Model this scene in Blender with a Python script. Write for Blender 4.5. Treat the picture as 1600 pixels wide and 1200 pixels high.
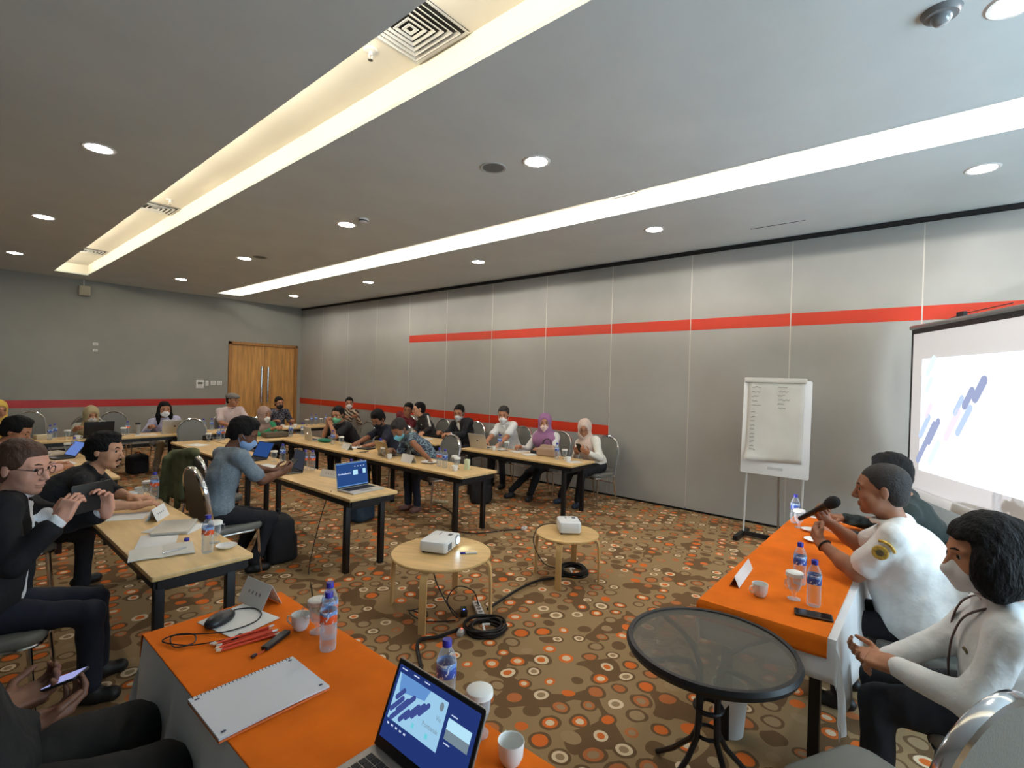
import bpy, bmesh, math, random
import numpy as np
from mathutils import Matrix, Vector

# ------------------------------------------------------------------ scene reset
for o in list(bpy.data.objects):
    bpy.data.objects.remove(o, do_unlink=True)
SC = bpy.context.scene
COL = SC.collection
PI = math.pi
RNG = random.Random(7)

# ------------------------------------------------------------------ camera
cam_data = bpy.data.cameras.new('camera')
cam_data.sensor_fit = 'HORIZONTAL'
cam_data.sensor_width = 36.0
cam_data.lens = 779.74 / 1600 * 36.0
cam_data.clip_start = 0.02
cam = bpy.data.objects.new('camera', cam_data)
COL.objects.link(cam)
_r = (0.647658, -0.761434, 0.027521)
_u = (-0.011827, 0.026070, 0.999590)
_f = (0.761839, 0.647718, -0.007879)
cam.matrix_world = Matrix(((_r[0], _u[0], -_f[0], 0.0),
                           (_r[1], _u[1], -_f[1], 0.0),
                           (_r[2], _u[2], -_f[2], 1.8),
                           (0, 0, 0, 1)))
SC.camera = cam

# ------------------------------------------------------------------ world, big lights, exposure
world = bpy.data.worlds.new('world')
SC.world = world
world.use_nodes = True
_bg = world.node_tree.nodes['Background']
_bg.inputs[0].default_value = (0.55, 0.72, 1.0, 1)
_bg.inputs[1].default_value = 0.35

SC.view_settings.view_transform = 'Standard'
SC.view_settings.look = 'None'
SC.view_settings.gamma = 1.0
SC.view_settings.use_curve_mapping = False
SC.view_settings.exposure = 0.10

WINDOW_LIGHT = 215.0      # daylight through the window behind the camera (W)
DOWNLIGHT = 180.0         # emission of each recessed downlight
TUBE = 44.0               # emission of the cove tubes
PROJ_IMG = 1.35           # emission of the projected picture

def area(name, loc, target, sx, sy, power, color):
    d = bpy.data.lights.new(name, 'AREA')
    d.shape = 'RECTANGLE'; d.size = sx; d.size_y = sy; d.energy = power; d.color = color
    o = bpy.data.objects.new(name, d); COL.objects.link(o)
    o.location = loc
    o.rotation_euler = (Vector(target) - Vector(loc)).to_track_quat('-Z', 'Y').to_euler()
    return o
area('daylight_window', (3.4, -3.14, 1.75), (3.4, 2.0, 1.75), 3.9, 1.7, WINDOW_LIGHT, (0.62, 0.84, 1.0))

# ------------------------------------------------------------------ materials
def lin(c):
    out = []
    for v in c[:3]:
        v = v / 255.0
        out.append(v / 12.92 if v <= 0.04045 else ((v + 0.055) / 1.055) ** 2.4)
    return (out[0], out[1], out[2], 1.0)

MATS = {}
def mat(name, col=(128, 128, 128), rough=0.6, metal=0.0, var=0.0, vscale=8.0, bump=0.0, bscale=60.0,
        spec=0.5, emit=None, estr=0.0, coat=0.0, sheen=0.0, trans=0.0, ior=1.45, stretch=None):
    if name in MATS:
        return MATS[name]
    m = bpy.data.materials.new(name); m.use_nodes = True
    nt = m.node_tree; N = nt.nodes; L = nt.links
    b = N['Principled BSDF']
    b.inputs['Base Color'].default_value = lin(col)
    b.inputs['Roughness'].default_value = rough
    b.inputs['Metallic'].default_value = metal
    b.inputs['Specular IOR Level'].default_value = spec
    b.inputs['Coat Weight'].default_value = coat
    b.inputs['Sheen Weight'].default_value = sheen
    b.inputs['Transmission Weight'].default_value = trans
    b.inputs['IOR'].default_value = ior
    if emit is not None:
        b.inputs['Emission Color'].default_value = lin(emit)
        b.inputs['Emission Strength'].default_value = estr
    if var > 0 or bump > 0:
        tc = N.new('ShaderNodeTexCoord')
        vec = tc.outputs['Object']
        if stretch:
            mp = N.new('ShaderNodeMapping'); mp.inputs['Scale'].default_value = stretch
            L.new(vec, mp.inputs['Vector']); vec = mp.outputs['Vector']
    if var > 0:
        n = N.new('ShaderNodeTexNoise'); n.inputs['Scale'].default_value = vscale; n.inputs['Detail'].default_value = 4
        L.new(vec, n.inputs['Vector'])
        r = N.new('ShaderNodeValToRGB')
        a = lin(tuple(max(0, v * (1 - var)) for v in col[:3])); c = lin(tuple(min(255, v * (1 + var)) for v in col[:3]))
        r.color_ramp.elements[0].position = 0.3; r.color_ramp.elements[0].color = a
        r.color_ramp.elements[1].position = 0.7; r.color_ramp.elements[1].color = c
        L.new(n.outputs['Fac'], r.inputs['Fac']); L.new(r.outputs['Color'], b.inputs['Base Color'])
    if bump > 0:
        n2 = N.new('ShaderNodeTexNoise'); n2.inputs['Scale'].default_value = bscale; n2.inputs['Detail'].default_value = 3
        L.new(vec, n2.inputs['Vector'])
        bp = N.new('ShaderNodeBump'); bp.inputs['Strength'].default_value = bump; bp.inputs['Distance'].default_value = 0.01
        L.new(n2.outputs['Fac'], bp.inputs['Height']); L.new(bp.outputs['Normal'], b.inputs['Normal'])
    MATS[name] = m
    return m

def emat(name, col, strength):
    if name in MATS:
        return MATS[name]
    m = bpy.data.materials.new(name); m.use_nodes = True
    nt = m.node_tree; nt.nodes.clear()
    e = nt.nodes.new('ShaderNodeEmission'); e.inputs[0].default_value = lin(col); e.inputs[1].default_value = strength
    o = nt.nodes.new('ShaderNodeOutputMaterial'); nt.links.new(e.outputs[0], o.inputs[0])
    MATS[name] = m
    return m

def clear_mat(name, tint=(235, 240, 245), body=0.10, edge=0.75):
    """clear plastic or thin glass: see-through in the middle, reflecting towards the rim"""
    if name in MATS:
        return MATS[name]
    m = bpy.data.materials.new(name); m.use_nodes = True
    nt = m.node_tree; N = nt.nodes; L = nt.links; N.clear()
    tr = N.new('ShaderNodeBsdfTransparent'); tr.inputs[0].default_value = lin(tint)
    pb = N.new('ShaderNodeBsdfPrincipled'); pb.inputs['Base Color'].default_value = lin((225, 230, 236))
    pb.inputs['Roughness'].default_value = 0.06
    lw = N.new('ShaderNodeLayerWeight'); lw.inputs['Blend'].default_value = 0.35
    mr = N.new('ShaderNodeMapRange'); mr.inputs['To Min'].default_value = body; mr.inputs['To Max'].default_value = edge
    L.new(lw.outputs['Facing'], mr.inputs['Value'])
    mx = N.new('ShaderNodeMixShader'); L.new(mr.outputs['Result'], mx.inputs[0])
    L.new(tr.outputs[0], mx.inputs[1]); L.new(pb.outputs[0], mx.inputs[2])
    o = N.new('ShaderNodeOutputMaterial'); L.new(mx.outputs[0], o.inputs[0])
    MATS[name] = m
    return m

class NG:
    """tiny helper to write node maths"""
    def __init__(s, m):
        s.nt = m.node_tree; s.N = s.nt.nodes; s.L = s.nt.links
    def put(s, sock, v):
        if isinstance(v, (int, float)):
            sock.default_value = v
        elif isinstance(v, tuple):
            sock.default_value = v
        else:
            s.L.new(v, sock)
    def m(s, op, a, b=0.0, c=None):
        n = s.N.new('ShaderNodeMath'); n.operation = op
        s.put(n.inputs[0], a); s.put(n.inputs[1], b)
        if c is not None: s.put(n.inputs[2], c)
        return n.outputs[0]
    def mix(s, f, a, b):
        n = s.N.new('ShaderNodeMix'); n.data_type = 'RGBA'
        s.put(n.inputs[0], f); s.put(n.inputs[6], a); s.put(n.inputs[7], b)
        return n.outputs[2]
    def lt(s, a, b):
        return s.m('LESS_THAN', a, b)
    def gt(s, a, b):
        return s.m('GREATER_THAN', a, b)

# ------------------------------------------------------------------ mesh building
class MB:
    def __init__(s):
        s.v = []; s.f = []; s.mi = []
    def add(s, vs, fs, M=None, mi=0):
        o = len(s.v)
        if M is not None:
            vs = [tuple(M @ Vector(p)) for p in vs]
        s.v += [tuple(p) for p in vs]
        for q in fs:
            s.f.append(tuple(o + i for i in q)); s.mi.append(mi)
        return s
    def box(s, c, d, M=None, mi=0):
        x, y, z = d[0] / 2, d[1] / 2, d[2] / 2
        vs = [(c[0] + a * x, c[1] + b * y, c[2] + e * z) for e in (-1, 1) for b in (-1, 1) for a in (-1, 1)]
        fs = [(0, 2, 3, 1), (4, 5, 7, 6), (0, 1, 5, 4), (2, 6, 7, 3), (0, 4, 6, 2), (1, 3, 7, 5)]
        return s.add(vs, fs, M, mi)
    def prism(s, pts, z0, z1, bev=0.0, M=None, mi=0, nb=2):
        """outline (ccw) pulled from z0 to z1, edges rounded by bev"""
        n = len(pts)
        if bev <= 0:
            rings = [(0, z0), (0, z1)]
        else:
            rings = []
            for i in range(nb + 1):
                a = PI / 2 * i / nb
                rings.append((bev * (1 - math.sin(a)), z0 + bev * (1 - math.cos(a))))
            for i in range(nb + 1):
                a = PI / 2 * i / nb
                rings.append((bev * (1 - math.cos(a)), z1 - bev * (1 - math.sin(a))))
        vs = []
        nor = []
        for i in range(n):
            p0 = pts[i - 1]; p2 = pts[(i + 1) % n]; p1 = pts[i]
            a = Vector((p1[0] - p0[0], p1[1] - p0[1])); b = Vector((p2[0] - p1[0], p2[1] - p1[1]))
            if a.length > 1e-9: a.normalize()
            if b.length > 1e-9: b.normalize()
            t = a + b
            if t.length < 1e-6: t = a
            t.normalize()
            k = max(0.4, abs(t.dot(a)))
            nor.append((t.y / k, -t.x / k))
        for ins, z in rings:
            for i in range(n):
                vs.append((pts[i][0] - nor[i][0] * ins, pts[i][1] - nor[i][1] * ins, z))
        fs = [tuple(range(n - 1, -1, -1)), tuple(range((len(rings) - 1) * n, len(rings) * n))]
        for r in range(len(rings) - 1):
            for i in range(n):
                j = (i + 1) % n
                fs.append((r * n + i, r * n + j, (r + 1) * n + j, (r + 1) * n + i))
        return s.add(vs, fs, M, mi)
    def rbox(s, c, d, r=0.01, M=None, mi=0, corner=None):
        cr = corner if corner is not None else r
        pts = rrect(d[0], d[1], cr)
        T = Matrix.Translation((c[0], c[1], c[2] - d[2] / 2))
        return s.prism(pts, 0, d[2], min(r, d[2] * 0.49), (M @ T) if M is not None else T, mi)
    def lathe(s, prof, n=20, M=None, mi=0, ring=False):
        vs = []; fs = []; mm = []
        for r, z in prof:
            for i in range(n):
                a = 2 * PI * i / n
                vs.append((r * math.cos(a), r * math.sin(a), z))
        for k in range(len(prof) - 1):
            for i in range(n):
                j = (i + 1) % n
                fs.append((k * n + i, k * n + j, (k + 1) * n + j, (k + 1) * n + i))
        if ring:
            for i in range(n):
                j = (i + 1) % n; k = len(prof) - 1
                fs.append((k * n + i, k * n + j, j, i))
        else:
            if prof[0][0] > 1e-6: fs.append(tuple(range(n - 1, -1, -1)))
            if prof[-1][0] > 1e-6: fs.append(tuple(range((len(prof) - 1) * n, len(prof) * n)))
        return s.add(vs, fs, M, mi)
    def tube(s, path, r, n=8, closed=False, M=None, mi=0, flat=1.0):
        P = [Vector(p) for p in path]; m = len(P)
        rr = r if isinstance(r, (list, tuple)) else [r] * m
        vs = []; fs = []
        up = None
        for i in range(m):
            if closed:
                t = (P[(i + 1) % m] - P[i - 1])
            else:
                t = P[min(i + 1, m - 1)] - P[max(i - 1, 0)]
            if t.length < 1e-9: t = Vector((0, 0, 1))
            t.normalize()
            if up is None:
                up = Vector((0, 0, 1)) if abs(t.z) < 0.9 else Vector((1, 0, 0))
            x = (up - t * up.dot(t))
            if x.length < 1e-6: x = t.orthogonal()
            x.normalize(); y = t.cross(x); up = x
            for k in range(n):
                a = 2 * PI * k / n
                vs.append(P[i] + x * (rr[i] * math.cos(a)) * flat + y * (rr[i] * math.sin(a)))
        last = m if closed else m - 1
        for i in range(last):
            for k in range(n):
                j = (k + 1) % n; i2 = (i + 1) % m
                fs.append((i * n + k, i * n + j, i2 * n + j, i2 * n + k))
        if not closed:
            fs.append(tuple(range(n - 1, -1, -1))); fs.append(tuple(range((m - 1) * n, m * n)))
        return s.add(vs, fs, M, mi)
    def sheet(s, nx, ny, fn, M=None, mi=0):
        vs = [fn(i / nx, j / ny) for j in range(ny + 1) for i in range(nx + 1)]
        w = nx + 1
        fs = [(j * w + i, j * w + i + 1, (j + 1) * w + i + 1, (j + 1) * w + i) for j in range(ny) for i in range(nx)]
        return s.add(vs, fs, M, mi)
    def slab(s, nx, ny, fn, th, M=None, mi=0):
        """sheet with a thickness th (pulled down in z)"""
        w = nx + 1; n = w * (ny + 1)
        top = [fn(i / nx, j / ny) for j in range(ny + 1) for i in range(nx + 1)]
        bot = [(p[0], p[1], p[2] - th) for p in top]
        fs = [(j * w + i, j * w + i + 1, (j + 1) * w + i + 1, (j + 1) * w + i) for j in range(ny) for i in range(nx)]
        fs += [tuple(n + a for a in reversed(q)) for q in fs]
        rim = [i for i in range(w)] + [j * w + nx for j in range(1, ny + 1)] + [ny * w + i for i in range(nx - 1, -1, -1)] + [j * w for j in range(ny - 1, 0, -1)]
        for a, b in zip(rim, rim[1:] + rim[:1]):
            fs.append((b, a, n + a, n + b))
        return s.add(top + bot, fs, M, mi)
    def mesh(s, name, mats, smooth=True, angle=38):
        me = bpy.data.meshes.new(name)
        me.from_pydata(s.v, [], s.f)
        if not isinstance(mats, (list, tuple)): mats = [mats]
        for q in mats: me.materials.append(q)
        if len(mats) > 1:
            me.polygons.foreach_set('material_index', s.mi)
        if smooth:
            me.polygons.foreach_set('use_smooth', [True] * len(me.polygons))
            me.set_sharp_from_angle(angle=math.radians(angle))
        me.update()
        return me
    def build(s, name, mats, parent=None, smooth=True, angle=38):
        return link(name, s.mesh(name, mats, smooth, angle), parent)

def link(name, me, parent=None):
    o = bpy.data.objects.new(name, me); COL.objects.link(o)
    if parent is not None: o.parent = parent
    return o

def rrect(w, d, r, n=5):
    r = max(1e-4, min(r, w / 2 - 1e-4, d / 2 - 1e-4)); pts = []
    for cx, cy, a0 in ((w / 2 - r, -d / 2 + r, -PI / 2), (w / 2 - r, d / 2 - r, 0), (-w / 2 + r, d / 2 - r, PI / 2), (-w / 2 + r, -d / 2 + r, PI)):
        for i in range(n + 1):
            a = a0 + PI / 2 * i / n
            pts.append((cx + r * math.cos(a), cy + r * math.sin(a)))
    return pts

def Mat(loc=(0, 0, 0), rz=0.0, rx=0.0, ry=0.0):
    return Matrix.Translation(loc) @ Matrix.Rotation(rz, 4, 'Z') @ Matrix.Rotation(ry, 4, 'Y') @ Matrix.Rotation(rx, 4, 'X')

def tag(o, label=None, cat=None, group=None, kind=None):
    if label: o['label'] = label
    if cat: o['category'] = cat
    if group: o['group'] = group
    if kind: o['kind'] = kind
    return o

def thing(name, label, cat, loc=(0, 0, 0), rz=0.0, group=None):
    o = bpy.data.objects.new(name, None); COL.objects.link(o)
    o.empty_display_size = 0.1
    o.location = loc; o.rotation_euler = (0, 0, rz)
    return tag(o, label, cat, group)

KIDS = {}
def kids(o):
    return [c for c in bpy.data.objects if c.parent is o]

def dup(root, loc, rz=0.0, label=None, group=None):
    def cp(o, par):
        c = o.copy(); COL.objects.link(c); c.parent = par
        for ch in o.children: cp(ch, c)
        return c
    r = cp(root, None)
    r.location = loc; r.rotation_euler = (0, 0, rz)
    if label: r['label'] = label
    if group: r['group'] = group
    return r

class Proto:
    """first use moves the model itself, later uses copy it"""
    def __init__(s, make):
        s.make = make; s.root = None
    def put(s, loc, rz, label, group=None):
        if s.root is None:
            s.root = s.make(); r = s.root
            r.location = loc; r.rotation_euler = (0, 0, rz); r['label'] = label
            if group: r['group'] = group
            return r
        return dup(s.root, loc, rz, label, group)

def struct(name, mb, m, parent=None, smooth=False):
    o = mb.build(name, m, parent, smooth)
    if parent is None: o['kind'] = 'structure'
    return o

def smooth(pts, n=8):
    P_ = [Vector(p) for p in pts]; out = []
    for i in range(len(P_) - 1):
        p0, p1, p2, p3 = P_[max(i - 1, 0)], P_[i], P_[i + 1], P_[min(i + 2, len(P_) - 1)]
        for k in range(n):
            t = k / n; out.append(0.5 * ((2 * p1) + (p2 - p0) * t + (2 * p0 - 5 * p1 + 4 * p2 - p3) * t * t + (3 * p1 - p0 - 3 * p2 + p3) * t ** 3))
    return out + [P_[-1]]


# ================================================================== THE ROOM
XR, YB, ZC = 7.055, 14.07, 3.706       # right wall, back wall, ceiling
XL, YF = -2.7, -3.2                    # left wall and the wall behind the camera

# ---- carpet: printed discs and rings on two browns
def carpet_mat():
    m = bpy.data.materials.new('patterned_carpet'); m.use_nodes = True
    g = NG(m); N, L = g.N, g.L
    b = N['Principled BSDF']; b.inputs['Roughness'].default_value = 0.95; b.inputs['Specular IOR Level'].default_value = 0.1
    tc = N.new('ShaderNodeTexCoord')
    wn = N.new('ShaderNodeTexNoise'); wn.inputs['Scale'].default_value = 5.0; wn.inputs['Detail'].default_value = 1.0
    L.new(tc.outputs['Object'], wn.inputs['Vector'])
    sep0 = N.new('ShaderNodeSeparateXYZ'); L.new(wn.outputs['Color'], sep0.inputs[0])
    sep = N.new('ShaderNodeSeparateXYZ'); L.new(tc.outputs['Object'], sep.inputs[0])
    ang = math.radians(41)
    px = g.m('ADD', sep.outputs[0], g.m('MULTIPLY', g.m('SUBTRACT', sep0.outputs[0], 0.5), 0.05))
    py = g.m('ADD', sep.outputs[1], g.m('MULTIPLY', g.m('SUBTRACT', sep0.outputs[1], 0.5), 0.05))
    x = g.m('ADD', g.m('MULTIPLY', px, math.cos(ang)), g.m('MULTIPLY', py, -math.sin(ang)))
    y = g.m('ADD', g.m('MULTIPLY', px, math.sin(ang)), g.m('MULTIPLY', py, math.cos(ang)))
    S = 0.160
    ry = g.m('DIVIDE', y, S * 0.74)
    row = g.m('FLOOR', ry)
    odd = g.m('MULTIPLY', g.m('MODULO', g.m('ABSOLUTE', row), 2.0), 0.5)
    rx = g.m('ADD', g.m('DIVIDE', x, S), odd)
    colm = g.m('FLOOR', rx)
    fx = g.m('SUBTRACT', g.m('SUBTRACT', rx, colm), 0.5)
    fy = g.m('SUBTRACT', g.m('SUBTRACT', ry, row), 0.5)
    def rnd(k):
        c = N.new('ShaderNodeCombineXYZ'); g.put(c.inputs[0], colm); g.put(c.inputs[1], row); c.inputs[2].default_value = k
        w = N.new('ShaderNodeTexWhiteNoise'); w.noise_dimensions = '3D'; L.new(c.outputs[0], w.inputs['Vector'])
        return w.outputs['Value']
    r1, r2, r3 = rnd(1.5), rnd(2.5), rnd(3.5)
    dy = g.m('MULTIPLY', fy, 0.74)
    d = g.m('SQRT', g.m('ADD', g.m('MULTIPLY', fx, fx), g.m('MULTIPLY', dy, dy)))
    rad = g.m('ADD', 0.20, g.m('MULTIPLY', r2, 0.10))
    dn = g.m('DIVIDE', d, rad)                       # 1 at the disc rim
    base = lin((152, 128, 94)); dark = lin((112, 88, 62)); oran = lin((216, 112, 50)); rust = lin((184, 112, 68)); crea = lin((224, 204, 172)); tan = lin((160, 136, 104))
    # big dark patches the discs sit on
    bn = N.new('ShaderNodeTexNoise'); bn.inputs['Scale'].default_value = 4.2; bn.inputs['Detail'].default_value = 0.0
    L.new(tc.outputs['Object'], bn.inputs['Vector'])
    ground = g.mix(g.gt(bn.outputs['Fac'], 0.60), base, dark)
    has = g.gt(r1, 0.10)
    halo = g.m('MULTIPLY', has, g.m('MULTIPLY', g.lt(dn, 1.42), g.gt(r3, 0.28)))
    c = g.mix(halo, ground, dark)
    # colours by a random pick
    def pick(lo, hi):
        return g.m('MULTIPLY', g.gt(r1, lo), g.lt(r1, hi))
    outer = g.mix(pick(0.10, 0.36), g.mix(pick(0.36, 0.58), g.mix(pick(0.58, 0.76), g.mix(pick(0.76, 0.88), tan, dark), crea), rust), oran)
    inner = g.mix(pick(0.10, 0.26), g.mix(pick(0.26, 0.36), g.mix(pick(0.36, 0.50), g.mix(pick(0.58, 0.66), g.mix(pick(0.66, 0.76), outer, tan), oran), tan), outer), crea)
    disc = g.m('MULTIPLY', has, g.lt(dn, 1.0))
    c = g.mix(disc, c, outer)
    c = g.mix(g.m('MULTIPLY', has, g.lt(dn, 0.56)), c, inner)
    fn = N.new('ShaderNodeTexNoise'); fn.inputs['Scale'].default_value = 260.0
    L.new(tc.outputs['Object'], fn.inputs['Vector'])
    shade = g.m('ADD', 0.72, g.m('MULTIPLY', fn.outputs['Fac'], 0.5))
    mul = N.new('ShaderNodeMix'); mul.data_type = 'RGBA'; mul.blend_type = 'MULTIPLY'; mul.inputs[0].default_value = 1.0
    L.new(c, mul.inputs[6])
    cc = N.new('ShaderNodeCombineColor'); g.put(cc.inputs[0], shade); g.put(cc.inputs[1], shade); g.put(cc.inputs[2], shade)
    L.new(cc.outputs[0], mul.inputs[7]); L.new(mul.outputs[2], b.inputs['Base Color'])
    bp = N.new('ShaderNodeBump'); bp.inputs['Strength'].default_value = 0.35; bp.inputs['Distance'].default_value = 0.004
    L.new(fn.outputs['Fac'], bp.inputs['Height']); L.new(bp.outputs['Normal'], b.inputs['Normal'])
    return m

M_CARPET = carpet_mat()
M_WALL = mat('grey_wall_laminate', (155, 154, 149), 0.42, var=0.03, vscale=1.2, spec=0.4)
M_JOINT = mat('panel_joint', (192, 188, 180), 0.4, metal=0.3)
M_GAP = mat('dark_gap', (34, 31, 29), 0.8)
M_RED = mat('red_stripe', (184, 44, 14), 0.45)
M_REDB = mat('red_stripe_deep', (182, 34, 24), 0.35)
M_CEIL = mat('ceiling_paint', (214, 222, 222), 0.8, var=0.015, vscale=2.0)
M_COVE = mat('cove_paint', (246, 241, 230), 0.75)
M_WHITE = mat('white_plastic', (232, 232, 230), 0.4)
M_CHROME = mat('chrome', (216, 216, 218), 0.14, metal=1.0)
M_STEEL = mat('brushed_steel', (176, 176, 176), 0.3, metal=1.0)
M_BLACK = mat('black_paint', (22, 22, 24), 0.45)

floor = struct('floor', MB().box(((XL + XR) / 2, (YB + YF) / 2, -0.05), (XR - XL + 0.4, YB - YF + 0.4, 0.1)), M_CARPET)

# ---- right wall: movable partition panels with light joints and red inlay strips
wall_r = struct('wall_right', MB().box((XR + 0.09, (YB + YF) / 2, ZC / 2 + 0.1), (0.1, YB - YF + 0.2, ZC + 0.4)), M_GAP)
edges = [14.07, 12.86, 11.60, 10.33, 9.07, 7.83, 6.54, 5.25, 3.955, 2.69, 1.42, 0.14, -1.14, -2.42, -3.2]
ST_U, ST_L = (2.578, 2.734), (0.963, 1.12)
for a, b in zip(edges[1:], edges[:-1]):
    y0, y1 = a + 0.005, b - 0.005
    yc, w = (y0 + y1) / 2, y1 - y0
    panel = MB().box((XR + 0.02, yc, 0.035 + (ZC - 0.06 - 0.035) / 2), (0.04, w, ZC - 0.06 - 0.035)).build('panel', M_WALL, wall_r, False)
    MB().box((XR + 0.005, a, ZC / 2), (0.012, 0.012, ZC - 0.12)).build('panel_joint', M_JOINT, wall_r, False)
    if a < 9.0:
        MB().box((XR - 0.001, yc, sum(ST_U) / 2), (0.004, w - 0.004, ST_U[1] - ST_U[0])).build('upper_stripe', M_RED, panel, False)
    if a > 3.9:
        MB().box((XR - 0.001, yc, sum(ST_L) / 2), (0.004, w - 0.004, ST_L[1] - ST_L[0])).build('lower_stripe', M_RED, panel, False)
struct('trim_1', MB().box((XR - 0.004, (YB + YF) / 2, ZC - 0.03), (0.03, YB - YF, 0.05)), M_GAP)

# ---- back wall with the double door
DX0, DX1, DZ = 5.11, 6.94, 2.613
wb = MB()
wb.box(((XL + DX0) / 2, YB + 0.06, ZC / 2 + 0.1), (DX0 - XL, 0.12, ZC + 0.2))
wb.box(((DX1 + XR + .1) / 2, YB + 0.06, ZC / 2 + 0.1), (XR + .1 - DX1, 0.12, ZC + 0.2))
wb.box(((DX0 + DX1) / 2, YB + 0.06, (DZ + ZC + 0.2) / 2), (DX1 - DX0, 0.12, ZC + 0.2 - DZ))
wall_b = struct('wall_back', wb, mat('grey_wall_paint', (152, 152, 144), 0.6, var=0.04, vscale=0.8))
st = MB().box(((XL + DX0) / 2 - 0.02, YB - 0.002, sum(ST_L) / 2), (DX0 - XL - 0.04, 0.004, ST_L[1] - ST_L[0])).build('red_stripe', M_REDB, wall_b, False)
struct('baseboard_back', MB().box(((XL + DX0) / 2, YB - 0.006, 0.04), (DX0 - XL, 0.012, 0.08)), M_GAP)

M_DOOR = mat('oak_veneer', (196, 146, 84), 0.45, var=0.13, vscale=3.0, stretch=(7.0, 1.0, 0.6))
M_DOORF = mat('oak_frame', (164, 116, 64), 0.5, var=0.1, vscale=4.0, stretch=(6, 1, 0.6))
door = thing('door_1', None, None); door['kind'] = 'structure'
fr = MB()
fr.box((DX0 + 0.035, YB + 0.03, DZ / 2), (0.07, 0.14, DZ)); fr.box((DX1 - 0.035, YB + 0.03, DZ / 2), (0.07, 0.14, DZ)); fr.box(((DX0 + DX1) / 2, YB + 0.03, DZ - 0.035), (DX1 - DX0, 0.14, 0.07))
fr.build('door_frame', M_DOORF, door, False)
DM = 6.035
for x0, x1, hx in ((DX0 + 0.072, DM - 0.004, DM - 0.085), (DM + 0.004, DX1 - 0.072, DM + 0.085)):
    lf = MB().box(((x0 + x1) / 2, YB + 0.045, (DZ - 0.07) / 2 + 0.005), (x1 - x0, 0.045, DZ - 0.085)).build('door_leaf', M_DOOR, door, False)
    h = MB()
    h.tube([(hx, YB - 0.04, 1.0), (hx, YB - 0.04, 1.98)], 0.026, 10)
    for z in (1.1, 1.88): h.tube([(hx, YB - 0.04, z), (hx, YB + 0.03, z)], 0.012, 8)
    h.build('door_handle', M_CHROME, lf)

# ---- unseen walls that close the room; daylight comes through the window behind the camera
struct('wall_left', MB().box((XL - 0.05, (YB + YF) / 2, ZC / 2 + 0.1), (0.1, YB - YF + 0.2, ZC + 0.4)), M_WALL)
WX0, WX1, WZ0, WZ1 = 1.4, 5.4, 0.85, 2.65
wf = MB()
wf.box(((XL + WX0) / 2, YF - 0.05, ZC / 2 + .1), (WX0 - XL, 0.1, ZC + .4)); wf.box(((XR + WX1) / 2 + .05, YF - 0.05, ZC / 2 + .1), (XR - WX1 + .1, 0.1, ZC + .4))
wf.box(((WX0 + WX1) / 2, YF - 0.05, WZ0 / 2), (WX1 - WX0, 0.1, WZ0)); wf.box(((WX0 + WX1) / 2, YF - 0.05, (ZC + .3 + WZ1) / 2), (WX1 - WX0, 0.1, ZC + .3 - WZ1))
struct('wall_front', wf, M_WALL)
win = thing('window_1', None, None); win['kind'] = 'structure'
wm = MB()
for x in (WX0 + .03, (WX0 + WX1) / 2, WX1 - .03): wm.box((x, YF - .05, (WZ0 + WZ1) / 2), (.06, .06, WZ1 - WZ0))
for z in (WZ0 + .03, WZ1 - .03): wm.box(((WX0 + WX1) / 2, YF - .05, z), (WX1 - WX0, .06, .06))
wm.build('window_frame', M_WHITE, win, False)
for x in ((WX0 * 3 + WX1) / 4, (WX0 + WX1 * 3) / 4):
    MB().box((x, YF - .05, (WZ0 + WZ1) / 2), ((WX1 - WX0) / 2 - .06, .006, WZ1 - WZ0 - .1)).build('pane', clear_mat('window_glass', (250, 250, 250), 0.02, 0.4), win, False)

# ---- ceiling with two recessed light coves
C1 = (1.62, 2.13); C2 = (4.545, 5.07); CY = 13.3; CD = 0.20
cl = MB()
def ceil_strip(x0, x1, y0, y1):
    cl.box(((x0 + x1) / 2, (y0 + y1) / 2, ZC + 0.0125), (x1 - x0, y1 - y0, 0.025))
ceil_strip(XL - .1, C1[0], YF - .1, CY); ceil_strip(C1[1], C2[0], YF - .1, CY); ceil_strip(C2[1], XR + .1, YF - .1, CY); ceil_strip(XL - .1, XR + .1, CY, YB + .12)
ceiling = struct('ceiling', cl, M_CEIL)
for c0, c1 in (C1, C2):
    t = MB(); LED = 0.20
    x0, x1, z0, z1, y0 = c0 - LED, c1, ZC + 0.0, ZC + CD, YF - .1
    t.box(((x0 + x1) / 2, (y0 + CY) / 2, z1 + 0.01), (x1 - x0 + .04, CY - y0 + .04, 0.02))        # top
    t.box((x1 + 0.0125, (y0 + CY) / 2, (z0 + z1) / 2 + 0.013), (0.025, CY - y0, z1 - z0 - .026))           # lit side
    t.box((x0 - 0.01, (y0 + CY) / 2, (z0 + z1) / 2 + 0.013), (0.02, CY - y0, z1 - z0 - .02))
    t.box(((x0 + x1) / 2, CY + 0.0125, (z0 + z1) / 2 + 0.013), (x1 - x0, 0.025, z1 - z0 - .026))
    t.box((c0 - 0.006, (y0 + CY) / 2, ZC + 0.032), (0.012, CY - y0, 0.014))                          # small upstand that hides the tubes
    t.build('light_cove', M_COVE, ceiling, False)
M_TUBE = emat('tube_glow', (255, 244, 216), TUBE)
M_TUBEW = emat('tube_glow_white', (255, 249, 238), TUBE * 2.2)
def make_tube(m):
    def f():
        r = thing('fluorescent_tube', '', 'tube light')
        MB().tube([(0, -0.58, 0), (0, 0.58, 0)], 0.014, 8).build('tube', m, r)
        mb = MB()
        for sy in (-1, 1): mb.box((0, sy * 0.59, -0.004), (0.03, 0.025, 0.05))
        mb.box((0, 0, -0.034), (0.04, 1.2, 0.02)); mb.build('batten', M_WHITE, r, False)
        return r
    return f
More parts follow.
